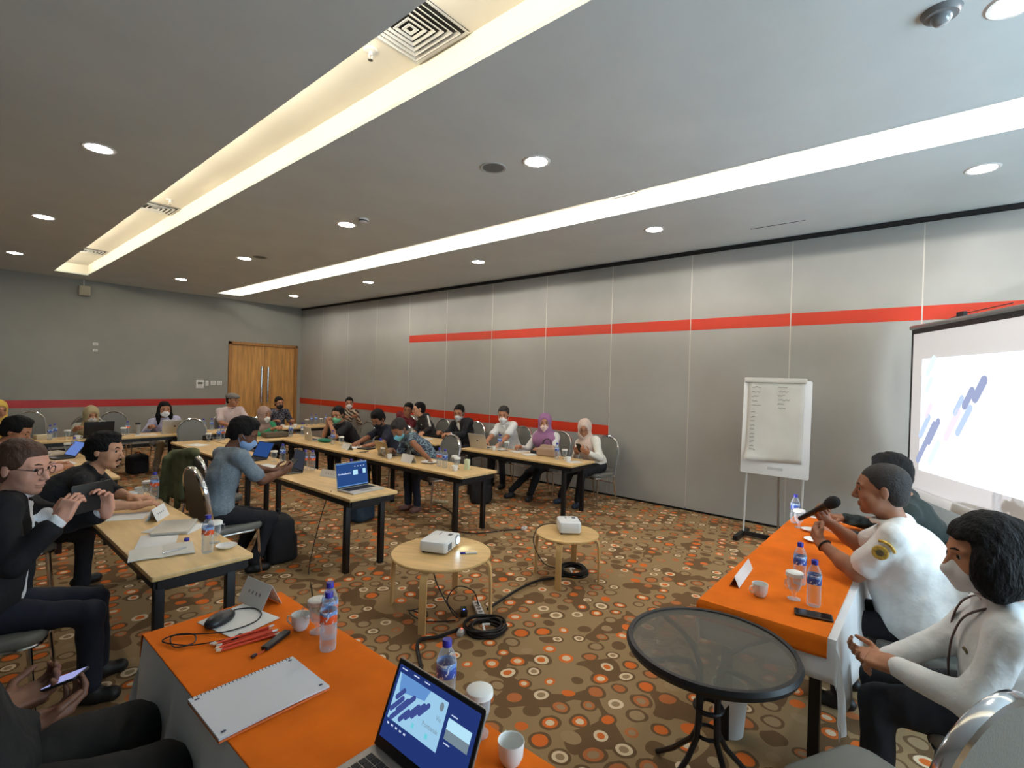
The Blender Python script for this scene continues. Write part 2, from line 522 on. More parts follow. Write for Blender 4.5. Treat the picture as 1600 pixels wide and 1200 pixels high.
for (c0, c1), mm, lab in ((C1, M_TUBE, 'fluorescent tube hidden on the ledge of the cove with the square air diffuser'),
                          (C2, M_TUBEW, 'fluorescent tube hidden on the ledge of the bright cove near the partition wall')):
    pr = Proto(make_tube(mm))
    for i in range(13):
        y = CY - 0.75 - i * 1.26
        pr.put((c0 - 0.10, y, ZC + 0.085), 0, lab, lab.replace('fluorescent tube', 'tubes'))

# ---- recessed downlights
M_LAMP = emat('downlight_glow', (255, 246, 236), DOWNLIGHT)
def make_downlight():
    r = thing('downlight', '', 'ceiling light')
    MB().lathe([(0.094, -0.006), (0.112, -0.008), (0.124, 0.0), (0.094, 0.0)], 24, ring=True).build('trim_ring', M_WHITE, r)
    MB().lathe([(0.0, -0.006), (0.060, -0.006), (0.096, -0.003), (0.096, -0.0005), (0.0, -0.0005)], 24).build('lens', M_LAMP, r)
    return r
DLP = Proto(make_downlight)
DX = ((0.95, 'left of the cove with the square diffuser'), (3.42, 'between the two light coves'), (5.80, 'beside the partition wall'))
for x, where in DX:
    for y in (-0.25, 2.70, 5.72, 8.83, 12.0):
        if x < 1 and y < 3: continue
        DLP.put((x, y if x > 1 else y - 0.15, ZC), 0, 'round recessed downlight ' + where, 'recessed downlights ' + where)

# ================================================================== CEILING FITTINGS
def air_diffuser(loc, size, label, nring=6):
    r = thing('air_diffuser', label, 'air vent', loc)
    MB().box((0, 0, -0.004), (size, size, 0.006)).build('backing', M_GAP, r, False)
    for k in range(nring):
        h0 = size / 2 * (1 - k / nring); h1 = h0 - size * 0.035; z0, z1 = -0.008 - 0.002 * k, -0.022
        if k == 0: z1 = -0.010
        vs = [(-h0, -h0, z1), (h0, -h0, z1), (h0, h0, z1), (-h0, h0, z1), (-h1, -h1, z0), (h1, -h1, z0), (h1, h1, z0), (-h1, h1, z0)]
        vs += [(x, y, z + 0.004) for x, y, z in vs]
        fs = []
        for i in range(4):
            j = (i + 1) % 4
            fs += [(i, 4 + i, 4 + j, j), (8 + i, 8 + j, 12 + j, 12 + i), (i, j, 8 + j, 8 + i), (4 + i, 12 + i, 12 + j, 4 + j)]
        MB().add(vs, fs).build('louvre', M_WHITE, r, False)
    return r
air_diffuser((1.86, 2.46, ZC + CD), 0.50, 'large square louvred air diffuser in the ceiling cove beside a sprinkler', 7)
air_diffuser((1.90, 7.75, ZC + CD), 0.44, 'square louvred air diffuser halfway along the ceiling cove', 5)
air_diffuser((1.88, 11.6, ZC + CD), 0.44, 'square louvred air diffuser at the far end of the ceiling cove', 5)
air_diffuser((4.84, 2.72, ZC + CD), 0.40, 'square air diffuser inside the bright cove near the partition wall', 5)

def sprinkler(loc, label):
    r = thing('sprinkler', label, 'sprinkler', loc)
    MB().lathe([(0.0, 0.0), (0.045, 0.0), (0.042, -0.008), (0.016, -0.012), (0.0, -0.012)][::-1], 16).build('escutcheon', M_WHITE, r)
    mb = MB(); mb.tube([(0, 0, -0.01), (0, 0, -0.035)], 0.011, 8)
    for s in (-1, 1): mb.tube([(s * 0.009, 0, -0.03), (s * 0.014, 0, -0.045), (s * 0.004, 0, -0.062)], 0.003, 6)
    mb.build('frame', M_WHITE, r)
    MB().lathe([(0.0, -0.066), (0.016, -0.066), (0.016, -0.062), (0.0, -0.062)], 12).build('deflector', M_STEEL, r)
sprinkler((1.84, 2.84, ZC + CD), 'small white sprinkler head next to the large square diffuser')
sprinkler((1.93, 7.25, ZC + CD), 'small white sprinkler head before the halfway diffuser')

def ceiling_speaker(loc, label):
    r = thing('ceiling_speaker', label, 'speaker', loc)
    MB().lathe([(0.095, -0.004), (0.115, -0.006), (0.12, 0.0), (0.095, 0.0)], 24, ring=True).build('rim', mat('speaker_rim', (186, 190, 188), 0.6), r)
    MB().lathe([(0.0, -0.005), (0.097, -0.004), (0.097, -0.0005), (0.0, -0.0005)], 24).build('grille', mat('speaker_grille', (120, 124, 122), 0.7, bump=0.5, bscale=300), r)
ceiling_speaker((3.29, 3.09, ZC), 'grey round ceiling speaker grille near one downlight')
ceiling_speaker((3.54, 8.52, ZC), 'small grey round ceiling speaker grille in the far half of the room')
def smoke_detector(loc, label):
    r = thing('smoke_detector', label, 'smoke detector', loc)
    MB().lathe([(0.0, -0.045), (0.035, -0.043), (0.05, -0.03), (0.062, -0.014), (0.065, 0.0), (0, 0)], 20).build('housing', M_WHITE, r)
    MB().lathe([(0.052, -0.030), (0.056, -0.026), (0.058, -0.020), (0.052, -0.020)], 20, ring=True).build('slot_ring', M_GAP, r)
smoke_detector((3.43, 5.36, ZC), 'white smoke detector beside a downlight between the coves')
r = thing('dome_camera', 'round dark-domed detector on the ceiling above the head table', 'detector', (3.28, 0.03, ZC))
MB().lathe([(0.0, -0.03), (0.07, -0.026), (0.085, 0.0), (0, 0)], 24).build('base', mat('detector_grey', (130, 132, 134), 0.5), r)
MB().lathe([(0.0, -0.07), (0.028, -0.062), (0.042, -0.045), (0.046, -0.025), (0, -0.025)], 20).build('dome', mat('dome_glass', (150, 156, 160), 0.08, spec=0.8), r)
r = thing('slot_diffuser', 'thin slot air diffuser in the ceiling along the partition wall', 'air vent', (6.44, 1.47, ZC))
MB().box((0, 0, -0.002), (0.06, 0.62, 0.004)).build('flange', M_CEIL, r, False)
MB().box((0, 0, -0.0045), (0.018, 0.58, 0.002)).build('slot', M_GAP, r, False)
# box loudspeaker, wall plates
r = thing('wall_speaker', 'small beige box loudspeaker hung high on the back wall', 'speaker', (2.19, YB - 0.09, 3.36))
MB().rbox((0, 0, 0.1), (0.19, 0.15, 0.21), 0.012).build('cabinet', mat('speaker_beige', (196, 188, 168), 0.6), r)
MB().box((0, -0.077, 0.1), (0.16, 0.004, 0.18)).build('grille', mat('speaker_cloth', (176, 168, 148), 0.9), r, False)
MB().tube([(0, 0.02, 0.2), (0, 0.06, 0.345)], 0.012, 6).build('bracket', M_WHITE, r)
def plate(loc, w, h, label, cat, name='wall_plate', n=1):
    r = thing(name, label, cat, loc)
    MB().rbox((0, 0, h / 2), (w, 0.016, h), 0.004).build('faceplate', M_WHITE, r)
    for i in range(n):
        x = (i - (n - 1) / 2) * w / max(n, 1)
        MB().box((x, -0.010, h / 2), (w / n * 0.6, 0.008, h * 0.6)).build('rocker', mat('rocker', (205, 203, 196), 0.4), r, False)
    return r
plate((2.41, YB - .008, 2.31), 0.09, 0.06, 'upper of two small white plates high on the back wall', 'socket')
plate((2.41, YB - .008, 2.175), 0.08, 0.05, 'lower of two small white plates high on the back wall', 'socket')
t = plate((4.465, YB - .008, 1.38), 0.17, 0.20, 'white thermostat with grey display on the back wall by the door', 'thermostat', 'thermostat')
MB().box((0, -0.014, 0.13), (0.11, 0.006, 0.055)).build('display', mat('lcd', (112, 112, 98), 0.3), t, False)
plate((4.62, YB - .008, 1.44), 0.07, 0.13, 'narrow white switch plate beside the thermostat', 'switch', 'light_switch')
plate((4.765, YB - .008, 1.465), 0.12, 0.105, 'white switch plate between the narrow switch and the door-side switch', 'switch', 'light_switch')
plate((4.91, YB - .008, 1.465), 0.12, 0.105, 'white double switch plate next to the wooden door', 'switch', 'light_switch', 2)

# ================================================================== TABLES AND CHAIRS
TZ = 0.71
M_WOODT = mat('beech_laminate', (218, 184, 128), 0.38, var=0.05, vscale=3.0, stretch=(6, 1, 1), spec=0.5)
M_WOODE = mat('beech_edge', (206, 172, 116), 0.45)
def folding_table(x0, x1, y0, y1, label, along='y', group=None):
    w, d = x1 - x0, y1 - y0
    r = thing('folding_table', label, 'table', ((x0 + x1) / 2, (y0 + y1) / 2, 0), 0, group)
    MB().rbox((0, 0, TZ - 0.014), (w - 0.004, d - 0.004, 0.028), 0.004, corner=0.012).build('tabletop', [M_WOODT], r)
    e = 0.035
    mb = MB()
    for sx in (-1, 1): mb.box((sx * (w / 2 - e), 0, TZ - 0.056), (0.03, d - 2 * e, 0.055))
    for sy in (-1, 1): mb.box((0, sy * (d / 2 - e), TZ - 0.056), (w - 2 * e, 0.03, 0.055))
    mb.build('under_frame', M_BLACK, r, False)
    if along == 'y':
        lx, ly = w / 2 - 0.075, d / 2 - 0.16
    else:
        lx, ly = w / 2 - 0.16, d / 2 - 0.075
    for sx in (-1, 1):
        for sy in (-1, 1):
            MB().rbox((sx * lx, sy * ly, (TZ - 0.03) / 2), (0.05, 0.05, TZ - 0.03), 0.004).build('leg', M_BLACK, r)
    for s in (-1, 1):
        if along == 'y':
            MB().box((0, s * ly, TZ - 0.115), (2 * lx, 0.03, 0.05)).build('end_rail', M_BLACK, r, False)
        else:
            MB().box((s * lx, 0, TZ - 0.115), (0.03, 2 * ly, 0.05)).build('end_rail', M_BLACK, r, False)
    return r
folding_table(0.78, 1.30, 3.11, 5.35, 'wood-topped folding table where the two men in dark jackets sit')
folding_table(0.78, 1.30, 6.28, 8.60, 'wood-topped folding table behind the two men in dark jackets')
folding_table(1.00, 3.00, 9.86, 10.46, 'wood-topped folding table with open laptops near the red-striped back wall', 'x')
folding_table(3.02, 4.50, 9.86, 10.46, 'wood-topped folding table before the man in the flat cap', 'x')
folding_table(4.52, 6.00, 9.86, 10.46, 'wood-topped folding table with glasses before the woman in the striped blouse', 'x')
folding_table(2.43, 2.95, 3.90, 6.38, 'wood-topped folding table carrying the open laptop with a blue screen')
folding_table(2.43, 2.95, 6.40, 8.88, 'wood-topped folding table beside the empty chair with the green jacket')
folding_table(2.97, 4.46, 8.28, 8.88, 'wood-topped folding table before the woman in green', 'x')
folding_table(3.86, 4.46, 3.98, 6.10, 'wood-topped folding table before the man in batik with his head bowed')
folding_table(3.86, 4.46, 6.12, 8.26, 'wood-topped folding table before the man with the green mask')
folding_table(5.43, 6.03, 3.57, 5.66, 'wood-topped folding table by the partition wall with the handbag on it')
folding_table(5.43, 6.03, 6.25, 8.30, 'wood-topped folding table before the man in the black cardigan')

M_PAD = mat('grey_vinyl', (112, 112, 106), 0.5, bump=0.15, bscale=120)
def make_chair():
    r = thing('banquet_chair', '', 'chair')          # faces +x, origin on the floor under the seat centre
    MB().prism([(x, y) for x, y in rrect(0.45, 0.44, 0.09)], 0.405, 0.465, 0.022, nb=3).build('seat', M_PAD, r)
    fr = MB(); fr.tube([(x, y, 0.40) for x, y in rrect(0.42, 0.41, 0.09)], 0.012, 8, closed=True); fr.build('seat_frame', M_CHROME, r)
    # arched back leaning backwards
    def arch(w, zb, zt, n=14):
        pts = [(-w, zb), (-w, zt - w * 0.95)]
        for i in range(1, n):
            a = PI - PI * i / n
            pts.append((w * math.cos(a), zt - w * 0.95 + w * 0.95 * math.sin(a)))
        pts += [(w, zt - w * 0.95), (w, zb)]
        return pts
    LEAN = math.radians(11)
    def back_pt(y, z, off=0.0):
        return (-0.205 - (z - 0.45) * math.tan(LEAN) + off, y, z)
    out = [(y, z) for y, z in arch(0.195, 0.53, 0.955)]
    T = Matrix(((0, 0, 1, 0), (1, 0, 0, 0), (0, 1, 0, 0), (0, 0, 0, 1)))
    S = Matrix(((1, 0, -math.tan(LEAN), -0.225 + 0.45 * math.tan(LEAN)), (0, 1, 0, 0), (0, 0, 1, 0), (0, 0, 0, 1)))
    MB().prism(out, 0, 0.042, 0.014, S @ T).build('backrest', M_PAD, r)
    tb = MB(); tb.tube([back_pt(y, z) for y, z in arch(0.212, 0.40, 0.978)], 0.020, 8, flat=1.25); tb.build('back_frame', M_CHROME, r)
    for sy in (-1, 1):
        MB().tube([(0.17, sy * 0.19, 0.40), (0.20, sy * 0.205, 0.0)], [0.013, 0.010], 8).build('leg', M_CHROME, r)
        MB().tube([(-0.19, sy * 0.19, 0.41), (-0.215, sy * 0.205, 0.2), (-0.27, sy * 0.21, 0.0)], [0.013, 0.012, 0.010], 8).build('leg', M_CHROME, r)
    MB().tube([(-0.2, -0.2, 0.3), (-0.2, 0.2, 0.3)], 0.008, 6).build('stretcher', M_CHROME, r)
    return r
CHAIR = Proto(make_chair)
GC = 'grey banquet chairs'
def chair(x, y, deg, label, group=None):
    return CHAIR.put((x, y, 0), math.radians(deg), label, group or GC)
# empty chairs
chair(1.27, 12.3, -84, 'empty grey banquet chair beside the woman in the yellow headscarf')
chair(2.35, 11.75, -90, 'empty grey banquet chair between the beige-headscarf woman and the long-haired woman')
chair(2.98, 9.45, -90, 'empty grey banquet chair at the corner of the inner tables')
chair(2.03, 5.90, 20, 'grey banquet chair with a green jacket hung over its back')
chair(2.03, 0.11, 62, 'empty grey banquet chair with a broad chrome back beside the round glass table')

# ---- round beech stools used as projector stands
M_BEECH = mat('beech_ply', (214, 178, 120), 0.4, var=0.06, vscale=4, stretch=(5, 1, 1))
def stool(loc, R, H, rot, label):
    r = thing('round_stool', label, 'stool', loc, rot)
    MB().lathe([(0, H - 0.022), (R - 0.006, H - 0.022), (R, H - 0.018), (R, H - 0.005), (R - 0.005, H), (0, H)], 48).build('seat', M_BEECH, r)
    for k in range(4):
        a = k * PI / 2
        pts = []
        for (rr, z) in ((R * 0.45, H - 0.030), (R * 0.78, H - 0.030), (R * 0.92, H - 0.036), (R * 0.99, H - 0.062), (R * 1.015, H - 0.10), (R * 1.03, H * 0.5), (R * 1.04, 0.0)):
            pts.append((rr, z))
        mb = MB(); vs = []; fs = []
        for i, (rr, z) in enumerate(pts):
            p0 = pts[max(0, i - 1)]; p1 = pts[min(len(pts) - 1, i + 1)]
            tx, tz = p1[0] - p0[0], p1[1] - p0[1]; l = math.hypot(tx, tz); nx, nz = tz / l * 0.008, -tx / l * 0.008
            for sy in (-1, 1):
                for q in (-1, 1):
                    vs.append((rr + nx * q, sy * 0.026, z + nz * q))
        for i in range(len(pts) - 1):
            a0, b0 = i * 4, i * 4 + 4
            for u, w in ((0, 1), (1, 3), (3, 2), (2, 0)):
                fs.append((a0 + u, a0 + w, b0 + w, b0 + u))
        fs += [(0, 2, 3, 1), (len(vs) - 4, len(vs) - 3, len(vs) - 1, len(vs) - 2)]
        mb.add(vs, fs, Matrix.Rotation(a, 4, 'Z')); mb.build('leg', M_BEECH, r)
    return r
stool((2.62, 2.90, 0), 0.385, 0.45, math.radians(30), 'large round beech stool carrying the lit projector')
stool((3.83, 2.54, 0), 0.285, 0.42, math.radians(20), 'small round beech stool carrying the unlit white projector')

# ---- round garden table with a pebbled glass top
r = thing('round_glass_table', 'black round garden table with a pebbled glass top', 'table', (2.165, 0.70, 0))
R0 = 0.338
MB().lathe([(R0 - 0.02, TZ - 0.03), (R0, TZ - 0.035), (R0 + 0.008, TZ - 0.015), (R0, TZ + 0.002), (R0 - 0.018, TZ + 0.002)], 56, ring=True).build('rim', M_BLACK, r)
gm = bpy.data.materials.new('pebbled_glass'); gm.use_nodes = True
g = NG(gm); N, L = g.N, g.L; N.clear()
tr = N.new('ShaderNodeBsdfTransparent'); tr.inputs[0].default_value = lin((214, 210, 200))
gl = N.new('ShaderNodeBsdfPrincipled'); gl.inputs['Base Color'].default_value = lin((122, 120, 112)); gl.inputs['Roughness'].default_value = 0.11
nz = N.new('ShaderNodeTexNoise'); nz.inputs['Scale'].default_value = 90; tcx = N.new('ShaderNodeTexCoord'); L.new(tcx.outputs['Object'], nz.inputs['Vector'])
bm_ = N.new('ShaderNodeBump'); bm_.inputs['Strength'].default_value = 0.25; bm_.inputs['Distance'].default_value = 0.004; L.new(nz.outputs['Fac'], bm_.inputs['Height']); L.new(bm_.outputs['Normal'], gl.inputs['Normal'])
mx = N.new('ShaderNodeMixShader'); mx.inputs[0].default_value = 0.42; L.new(tr.outputs[0], mx.inputs[1]); L.new(gl.outputs[0], mx.inputs[2])
oo = N.new('ShaderNodeOutputMaterial'); L.new(mx.outputs[0], oo.inputs[0])
MB().lathe([(0, TZ - 0.010), (R0 - 0.019, TZ - 0.010), (R0 - 0.019, TZ - 0.003), (0, TZ - 0.003)], 56).build('glass_top', gm, r)
for k in range(4):
    a = PI / 4 + k * PI / 2 + 0.25; c, s = math.cos(a), math.sin(a)
    pth = [(R0 * 0.93, TZ - 0.028), (0.20, TZ - 0.034), (0.10, TZ - 0.06), (0.055, TZ - 0.13), (0.05, 0.42), (0.055, 0.32), (0.10, 0.24), (0.22, 0.11), (0.30, 0.04), (0.34, 0.008)]
    MB().tube([(c * q, s * q, z) for q, z in pth], 0.012, 8).build('leg', M_BLACK, r)
MB().tube([(0.055 * math.cos(i * PI / 8), 0.055 * math.sin(i * PI / 8), 0.44) for i in range(16)], 0.010, 8, closed=True).build('collar_ring', M_BLACK, r)
MB().tube([(0.05 * math.cos(i * PI / 8), 0.05 * math.sin(i * PI / 8), 0.33) for i in range(16)], 0.008, 8, closed=True).build('collar_ring', M_BLACK, r)

# ---- cloth-covered tables
M_ORANGE = mat('orange_cloth', (222, 110, 24), 0.85, var=0.05, vscale=5, spec=0.15, bump=0.08, bscale=400)
M_WCLOTH = mat('white_cloth', (226, 228, 230), 0.8, var=0.03, vscale=4, bump=0.08, bscale=300)
def drape(name, label, x0, x1, y0, y1, z, drops, m, seed, th=0.003, flare=0.07, wav=0.012, nx=48, ny=48, grp=None):
    """cloth lying on a table and hanging over its edges; drops = (x-, x+, y-, y+) hang lengths"""
    rg = random.Random(seed); ph = [rg.uniform(0, 6.28) for _ in range(8)]
    dl, dr, dn, df = drops
    W, D = x1 - x0, y1 - y0
    def axis(t, lo, hi, d0, d1):
        L_ = d0 + (hi - lo) + d1; s = t * L_ - d0
        return s
    def edge(n, lo, hi, d0, d1):
        # sample positions with extra points at the folds
        pts = set()
        L_ = hi - lo
        if d0 > 0: pts |= {-d0 * i / 6 for i in range(7)}
        if d1 > 0: pts |= {L_ + d1 * i / 6 for i in range(7)}
        pts |= {L_ * i / n for i in range(n + 1)} | {0.004, L_ - 0.004}
        return sorted(pts)
    us = edge(nx // 2, x0, x1, dl, dr); vs_ = edge(ny // 2, y0, y1, dn, df)
    def pt(u, v):
        ou = -u if u < 0 else (u - W if u > W else 0.0); ov = -v if v < 0 else (v - D if v > D else 0.0)
        su = -1 if u < 0 else 1; sv = -1 if v < 0 else 1
        x = x0 + min(max(u, 0), W); y = y0 + min(max(v, 0), D)
        h = max(ou, ov) + 0.30 * min(ou, ov)
        zz = z - h + (0.0012 * math.sin(5 * u + ph[6]) * math.sin(7 * v + ph[7]) if h == 0 else 0)
        k = min(1.0, h / 0.25)
        if ou > 0: x += su * (0.006 + flare * ou + k * wav * math.sin(v * 19 + ph[0]) + k * wav * 0.6 * math.sin(v * 43 + ph[1]))
        if ov > 0: y += sv * (0.006 + flare * ov + k * wav * math.sin(u * 21 + ph[2]) + k * wav * 0.6 * math.sin(u * 47 + ph[3]))
        return (x, y, zz)
    mb = MB(); w = len(us)
    top = [pt(u, v) for v in vs_ for u in us]
    fs = [(j * w + i, j * w + i + 1, (j + 1) * w + i + 1, (j + 1) * w + i) for j in range(len(vs_) - 1) for i in range(w - 1)]
    mb.add(top, fs)
    me = mb.mesh(name, m)
    o = link(name, me)
    o.modifiers.new('thickness', 'SOLIDIFY').thickness = -th
    return tag(o, label, 'tablecloth', grp)

def plain_table(x0, x1, y0, y1, z, label):
    r = thing('cloth_covered_table', label, 'table', ((x0 + x1) / 2, (y0 + y1) / 2, 0))
    w, d = x1 - x0, y1 - y0
    MB().rbox((0, 0, z - 0.015), (w, d, 0.03), 0.004).build('tabletop', M_WOODT, r)
    for sx in (-1, 1):
        for sy in (-1, 1):
            MB().box((sx * (w / 2 - 0.12), sy * (d / 2 - 0.08), (z - 0.03) / 2), (0.045, 0.045, z - 0.03)).build('leg', M_BLACK, r, False)
    return r
HT = 0.71
plain_table(2.56, 4.88, 0.31, 0.86, HT, 'long head table under white and orange cloths')
drape('white_tablecloth', 'white tablecloth under the orange cloth of the head table', 2.555, 4.885, 0.30, 0.87, HT + 0.0045, (0.18, 0.2, 0.36, 0.10), M_WCLOTH, 3)
drape('orange_table_runner', 'bright orange cloth laid over the white cloth of the head table', 2.545, 4.80, 0.33, 0.885, HT + 0.010, (0.085, 0.0, 0.0, 0.10), M_ORANGE, 5, flare=0.12)
plain_table(0.60, 1.13, 0.62, 2.42, HT, 'secretary table under white and orange cloths with the large laptop')
drape('white_tablecloth', 'white tablecloth hanging down the secretary table beside the dark trousers', 0.59, 1.14, 0.61, 2.43, HT + 0.0045, (0.62, 0.10, 0.1, 0.10), M_WCLOTH, 8, flare=0.10, wav=0.02)
drape('orange_table_runner', 'orange cloth spread over the secretary table with the spiral notepad', 0.585, 1.15, 0.60, 2.44, HT + 0.010, (0.0, 0.12, 0.12, 0.10), M_ORANGE, 9, flare=0.12)

# ================================================================== FLIP CHART, SCREEN
r = thing('flip_chart', 'white flip chart easel with a handwritten sheet before the grey partition', 'flip chart', (6.36, 1.42, 0), 0)
TL = math.radians(3)
BZ0, BZ1, BW = 0.77, 1.88, 0.72
T = Matrix.Rotation(TL, 4, 'Y')
bd = MB(); pts = rrect(BW, BZ1 - BZ0, 0.02)
FB = Matrix(((0, 0, 1, 0), (1, 0, 0, 0), (0, 1, 0, (BZ0 + BZ1) / 2), (0, 0, 0, 1)))
bd.prism(pts, -0.012, 0.012, 0.005, T @ FB); bd.build('board', mat('white_enamel', (238, 242, 244), 0.3), r)
M_PAPER = mat('paper', (224, 222, 214), 0.85, var=0.02, vscale=3)
M_PAPERG = mat('flip_paper', (206, 206, 200), 0.85, var=0.03, vscale=3)
sh = MB()
def sheet_pt(u, v):
    y = -0.29 + 0.60 * u; z = BZ0 + 0.155 + 0.93 * v + 0.03 * (u - 0.5) * (1 - v) * -1
    curl = max(0, 0.14 - v) * max(0, 0.25 + (u - 0.75) * 1.0) * 1.2
    return (-0.018 - 0.006 * math.sin(v * 9) * (1 - v) - curl, -y * -1, z + curl * 0.3)
sh.sheet(12, 16, sheet_pt, T)
pad = sh.build('paper_sheet', M_PAPERG, r); pad.modifiers.new('t', 'SOLIDIFY').thickness = 0.0015
MB().rbox((-0.022, 0.02, BZ1 + 0.0), (0.03, 0.66, 0.055), 0.01, T).build('clamp_bar', mat('clamp_grey', (206, 206, 200), 0.4), r)
M_INK = mat('marker_ink', (84, 82, 86), 0.8); rg = random.Random(4)
def scribble(y, z, w, amp=0.010):
    n = max(6, int(w / 0.007)); p = []
    for i in range(n):
        p.append((-0.030 - 0.006 * abs(math.sin(i)) * 0, y - w * i / n, z + amp * rg.uniform(-1, 1)))
    MB().tube(p, 0.0022, 4, M=T).build('handwriting', M_INK, r)
for i, w in enumerate((0.10, 0.10, 0.08, 0.07, 0.11)): scribble(0.26, 1.80 - i * 0.052 - (0.01 if i else 0), w)
scribble(0.26, 1.50, 0.05, 0.004)
for i in range(9): scribble(0.265, 1.44 - i * 0.048, 0.05 + 0.02 * rg.random())
for i, w in enumerate((0.10, 0.11, 0.08, 0.12, 0.07, 0.08)): scribble(-0.02 - 0.01 * (i % 2), 1.80 - i * 0.048, w)
MB().box((-0.014, -0.02, BZ0 + 0.085), (0.002, 0.16, 0.03), T).build('printed_mark', mat('faint_print', (196, 200, 200), 0.5), r, False)
for sy in (-1, 1):
    MB().tube([(0.13, sy * 0.30, BZ0 + 0.5), (0.02, sy * 0.30, 0.04)], 0.011, 8).build('leg', mat('easel_grey', (196, 198, 198), 0.4), r)
    MB().box((0.02, sy * 0.32, 0.03), (0.50, 0.05, 0.05)).build('foot_bar', M_BLACK, r, False)
MB().tube([(0.15, 0, BZ1 - 0.1), (0.32, 0, 0.9), (0.38, 0, 0.03)], 0.012, 8).build('rear_leg', M_STEEL, r)
MB().box((0.03, 0, 0.045), (0.04, 0.62, 0.05)).build('floor_bar', M_BLACK, r, False)

# projection screen on a stand, turned towards the audience
SX, SY = 6.75, 0.205
sdx, sdy = -0.887, -0.462              # along the screen, towards the camera side
SWD = 2.30
ang = math.atan2(sdy, sdx)
sc = thing('projection_screen', 'tall white projection screen with black border showing a slide', 'projection screen', (SX, SY, 0), ang)
# local: x along the screen, front is -y (towards the audience after rotation)
Z0, Z1 = 0.80, 2.44
M_SCREEN = mat('screen_fabric', (232, 230, 232), 0.85)
MB().box((SWD / 2, 0.0, (Z0 + Z1) / 2), (SWD, 0.004, Z1 - Z0)).build('fabric', M_SCREEN, sc, False)
bb = MB(); bb.box((0.012, -0.003, (Z0 + Z1) / 2), (0.024, 0.008, Z1 - Z0)); bb.box((SWD - 0.012, -0.003, (Z0 + Z1) / 2), (0.024, 0.008, Z1 - Z0)); bb.box((SWD / 2, -0.003, Z1 - 0.02), (SWD, 0.008, 0.05))
bb.build('black_border', M_BLACK, sc, False)
MB().tube([(-0.02, 0.0, Z1 + 0.025), (SWD + 0.02, 0, Z1 + 0.025)], 0.024, 10).build('top_bar', M_STEEL, sc)
MB().rbox((SWD / 2, 0.0, Z0 - 0.04), (SWD + 0.06, 0.08, 0.09), 0.02).build('case', mat('screen_case', (214, 214, 214), 0.4), sc)
hk = MB(); hk.box((SWD / 2 - 0.42, 0.03, Z1 + 0.07), (0.10, 0.03, 0.05)); hk.tube([(SWD / 2 - 0.36, 0.03, Z1 + 0.06), (SWD / 2 - 0.36, 0.03, Z1 - 0.03)], 0.012, 8)
hk.tube([(SWD / 2 - 0.78, 0.03, Z1 + 0.03), (SWD / 2 - 0.42, 0.03, Z1 + 0.075), (SWD / 2 + 0.2, 0.03, Z1 + 0.08)], 0.004, 6)
hk.build('hanger', M_BLACK, sc)
st = MB(); st.tube([(SWD / 2, 0.08, 0.25), (SWD / 2, 0.08, Z1 + 0.06)], 0.016, 8); st.build('mast', M_BLACK, sc)
for a in (0.5, 2.6, 4.7):
    MB().tube([(SWD / 2, 0.08, 0.45), (SWD / 2 + 0.5 * math.cos(a), 0.08 + 0.3 * math.sin(a), 0.01)], 0.012, 8).build('leg', M_BLACK, sc)
# projected light imitated by a self-glowing sheet before the fabric: white page, slanted bars
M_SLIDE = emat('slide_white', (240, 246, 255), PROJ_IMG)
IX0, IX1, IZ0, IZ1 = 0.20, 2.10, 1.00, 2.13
sl = MB().box(((IX0 + IX1) / 2, -0.0035, (IZ0 + IZ1) / 2), (IX1 - IX0, 0.003, IZ1 - IZ0)).build('glowing_slide_sheet', M_SLIDE, sc, False)
def bar(x, z, ln, w, ang_, m, y=-0.006):
    mb = MB(); n = 6; pts = []
    for i in range(n + 1):
        a = PI / 2 + PI * i / n; pts.append((-ln / 2 + w / 2 * math.cos(a), w / 2 * math.sin(a)))
    for i in range(n + 1):
        a = -PI / 2 + PI * i / n; pts.append((ln / 2 + w / 2 * math.cos(a), w / 2 * math.sin(a)))
    c, s = math.cos(ang_), math.sin(ang_)
    vs = [(x + px * c - pz * s, y, z + px * s + pz * c) for px, pz in pts]
    mb.add(vs, [tuple(range(len(vs)))])
    o = mb.build('slide_bar', m, sc, False); return o
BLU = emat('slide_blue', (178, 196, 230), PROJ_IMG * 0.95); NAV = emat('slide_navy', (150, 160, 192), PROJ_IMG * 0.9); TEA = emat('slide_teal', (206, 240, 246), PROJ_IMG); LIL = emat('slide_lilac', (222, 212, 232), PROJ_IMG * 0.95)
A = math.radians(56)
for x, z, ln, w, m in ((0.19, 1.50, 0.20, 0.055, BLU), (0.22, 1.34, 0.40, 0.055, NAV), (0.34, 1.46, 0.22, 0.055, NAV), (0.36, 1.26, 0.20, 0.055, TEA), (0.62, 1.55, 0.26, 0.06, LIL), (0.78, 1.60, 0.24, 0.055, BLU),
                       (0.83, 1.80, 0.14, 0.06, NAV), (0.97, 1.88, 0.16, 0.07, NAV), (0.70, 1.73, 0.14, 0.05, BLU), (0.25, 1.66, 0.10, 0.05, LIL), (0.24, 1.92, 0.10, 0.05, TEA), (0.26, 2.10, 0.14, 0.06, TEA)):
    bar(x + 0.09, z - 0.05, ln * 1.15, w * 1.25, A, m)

# the projector's own light falling on the screen
_pl = bpy.data.lights.new('projector_beam', 'SPOT'); _pl.energy = 420.0; _pl.color = (0.90, 0.95, 1.0); _pl.spot_size = math.radians(38); _pl.spot_blend = 0.25; _pl.shadow_soft_size = 0.02
_po = bpy.data.objects.new('projector_beam', _pl); COL.objects.link(_po); _po.location = (2.74, 2.80, 0.53)
_po.rotation_euler = (Vector((5.73, -0.30, 1.60)) - Vector(_po.location)).to_track_quat('-Z', 'Y').to_euler()

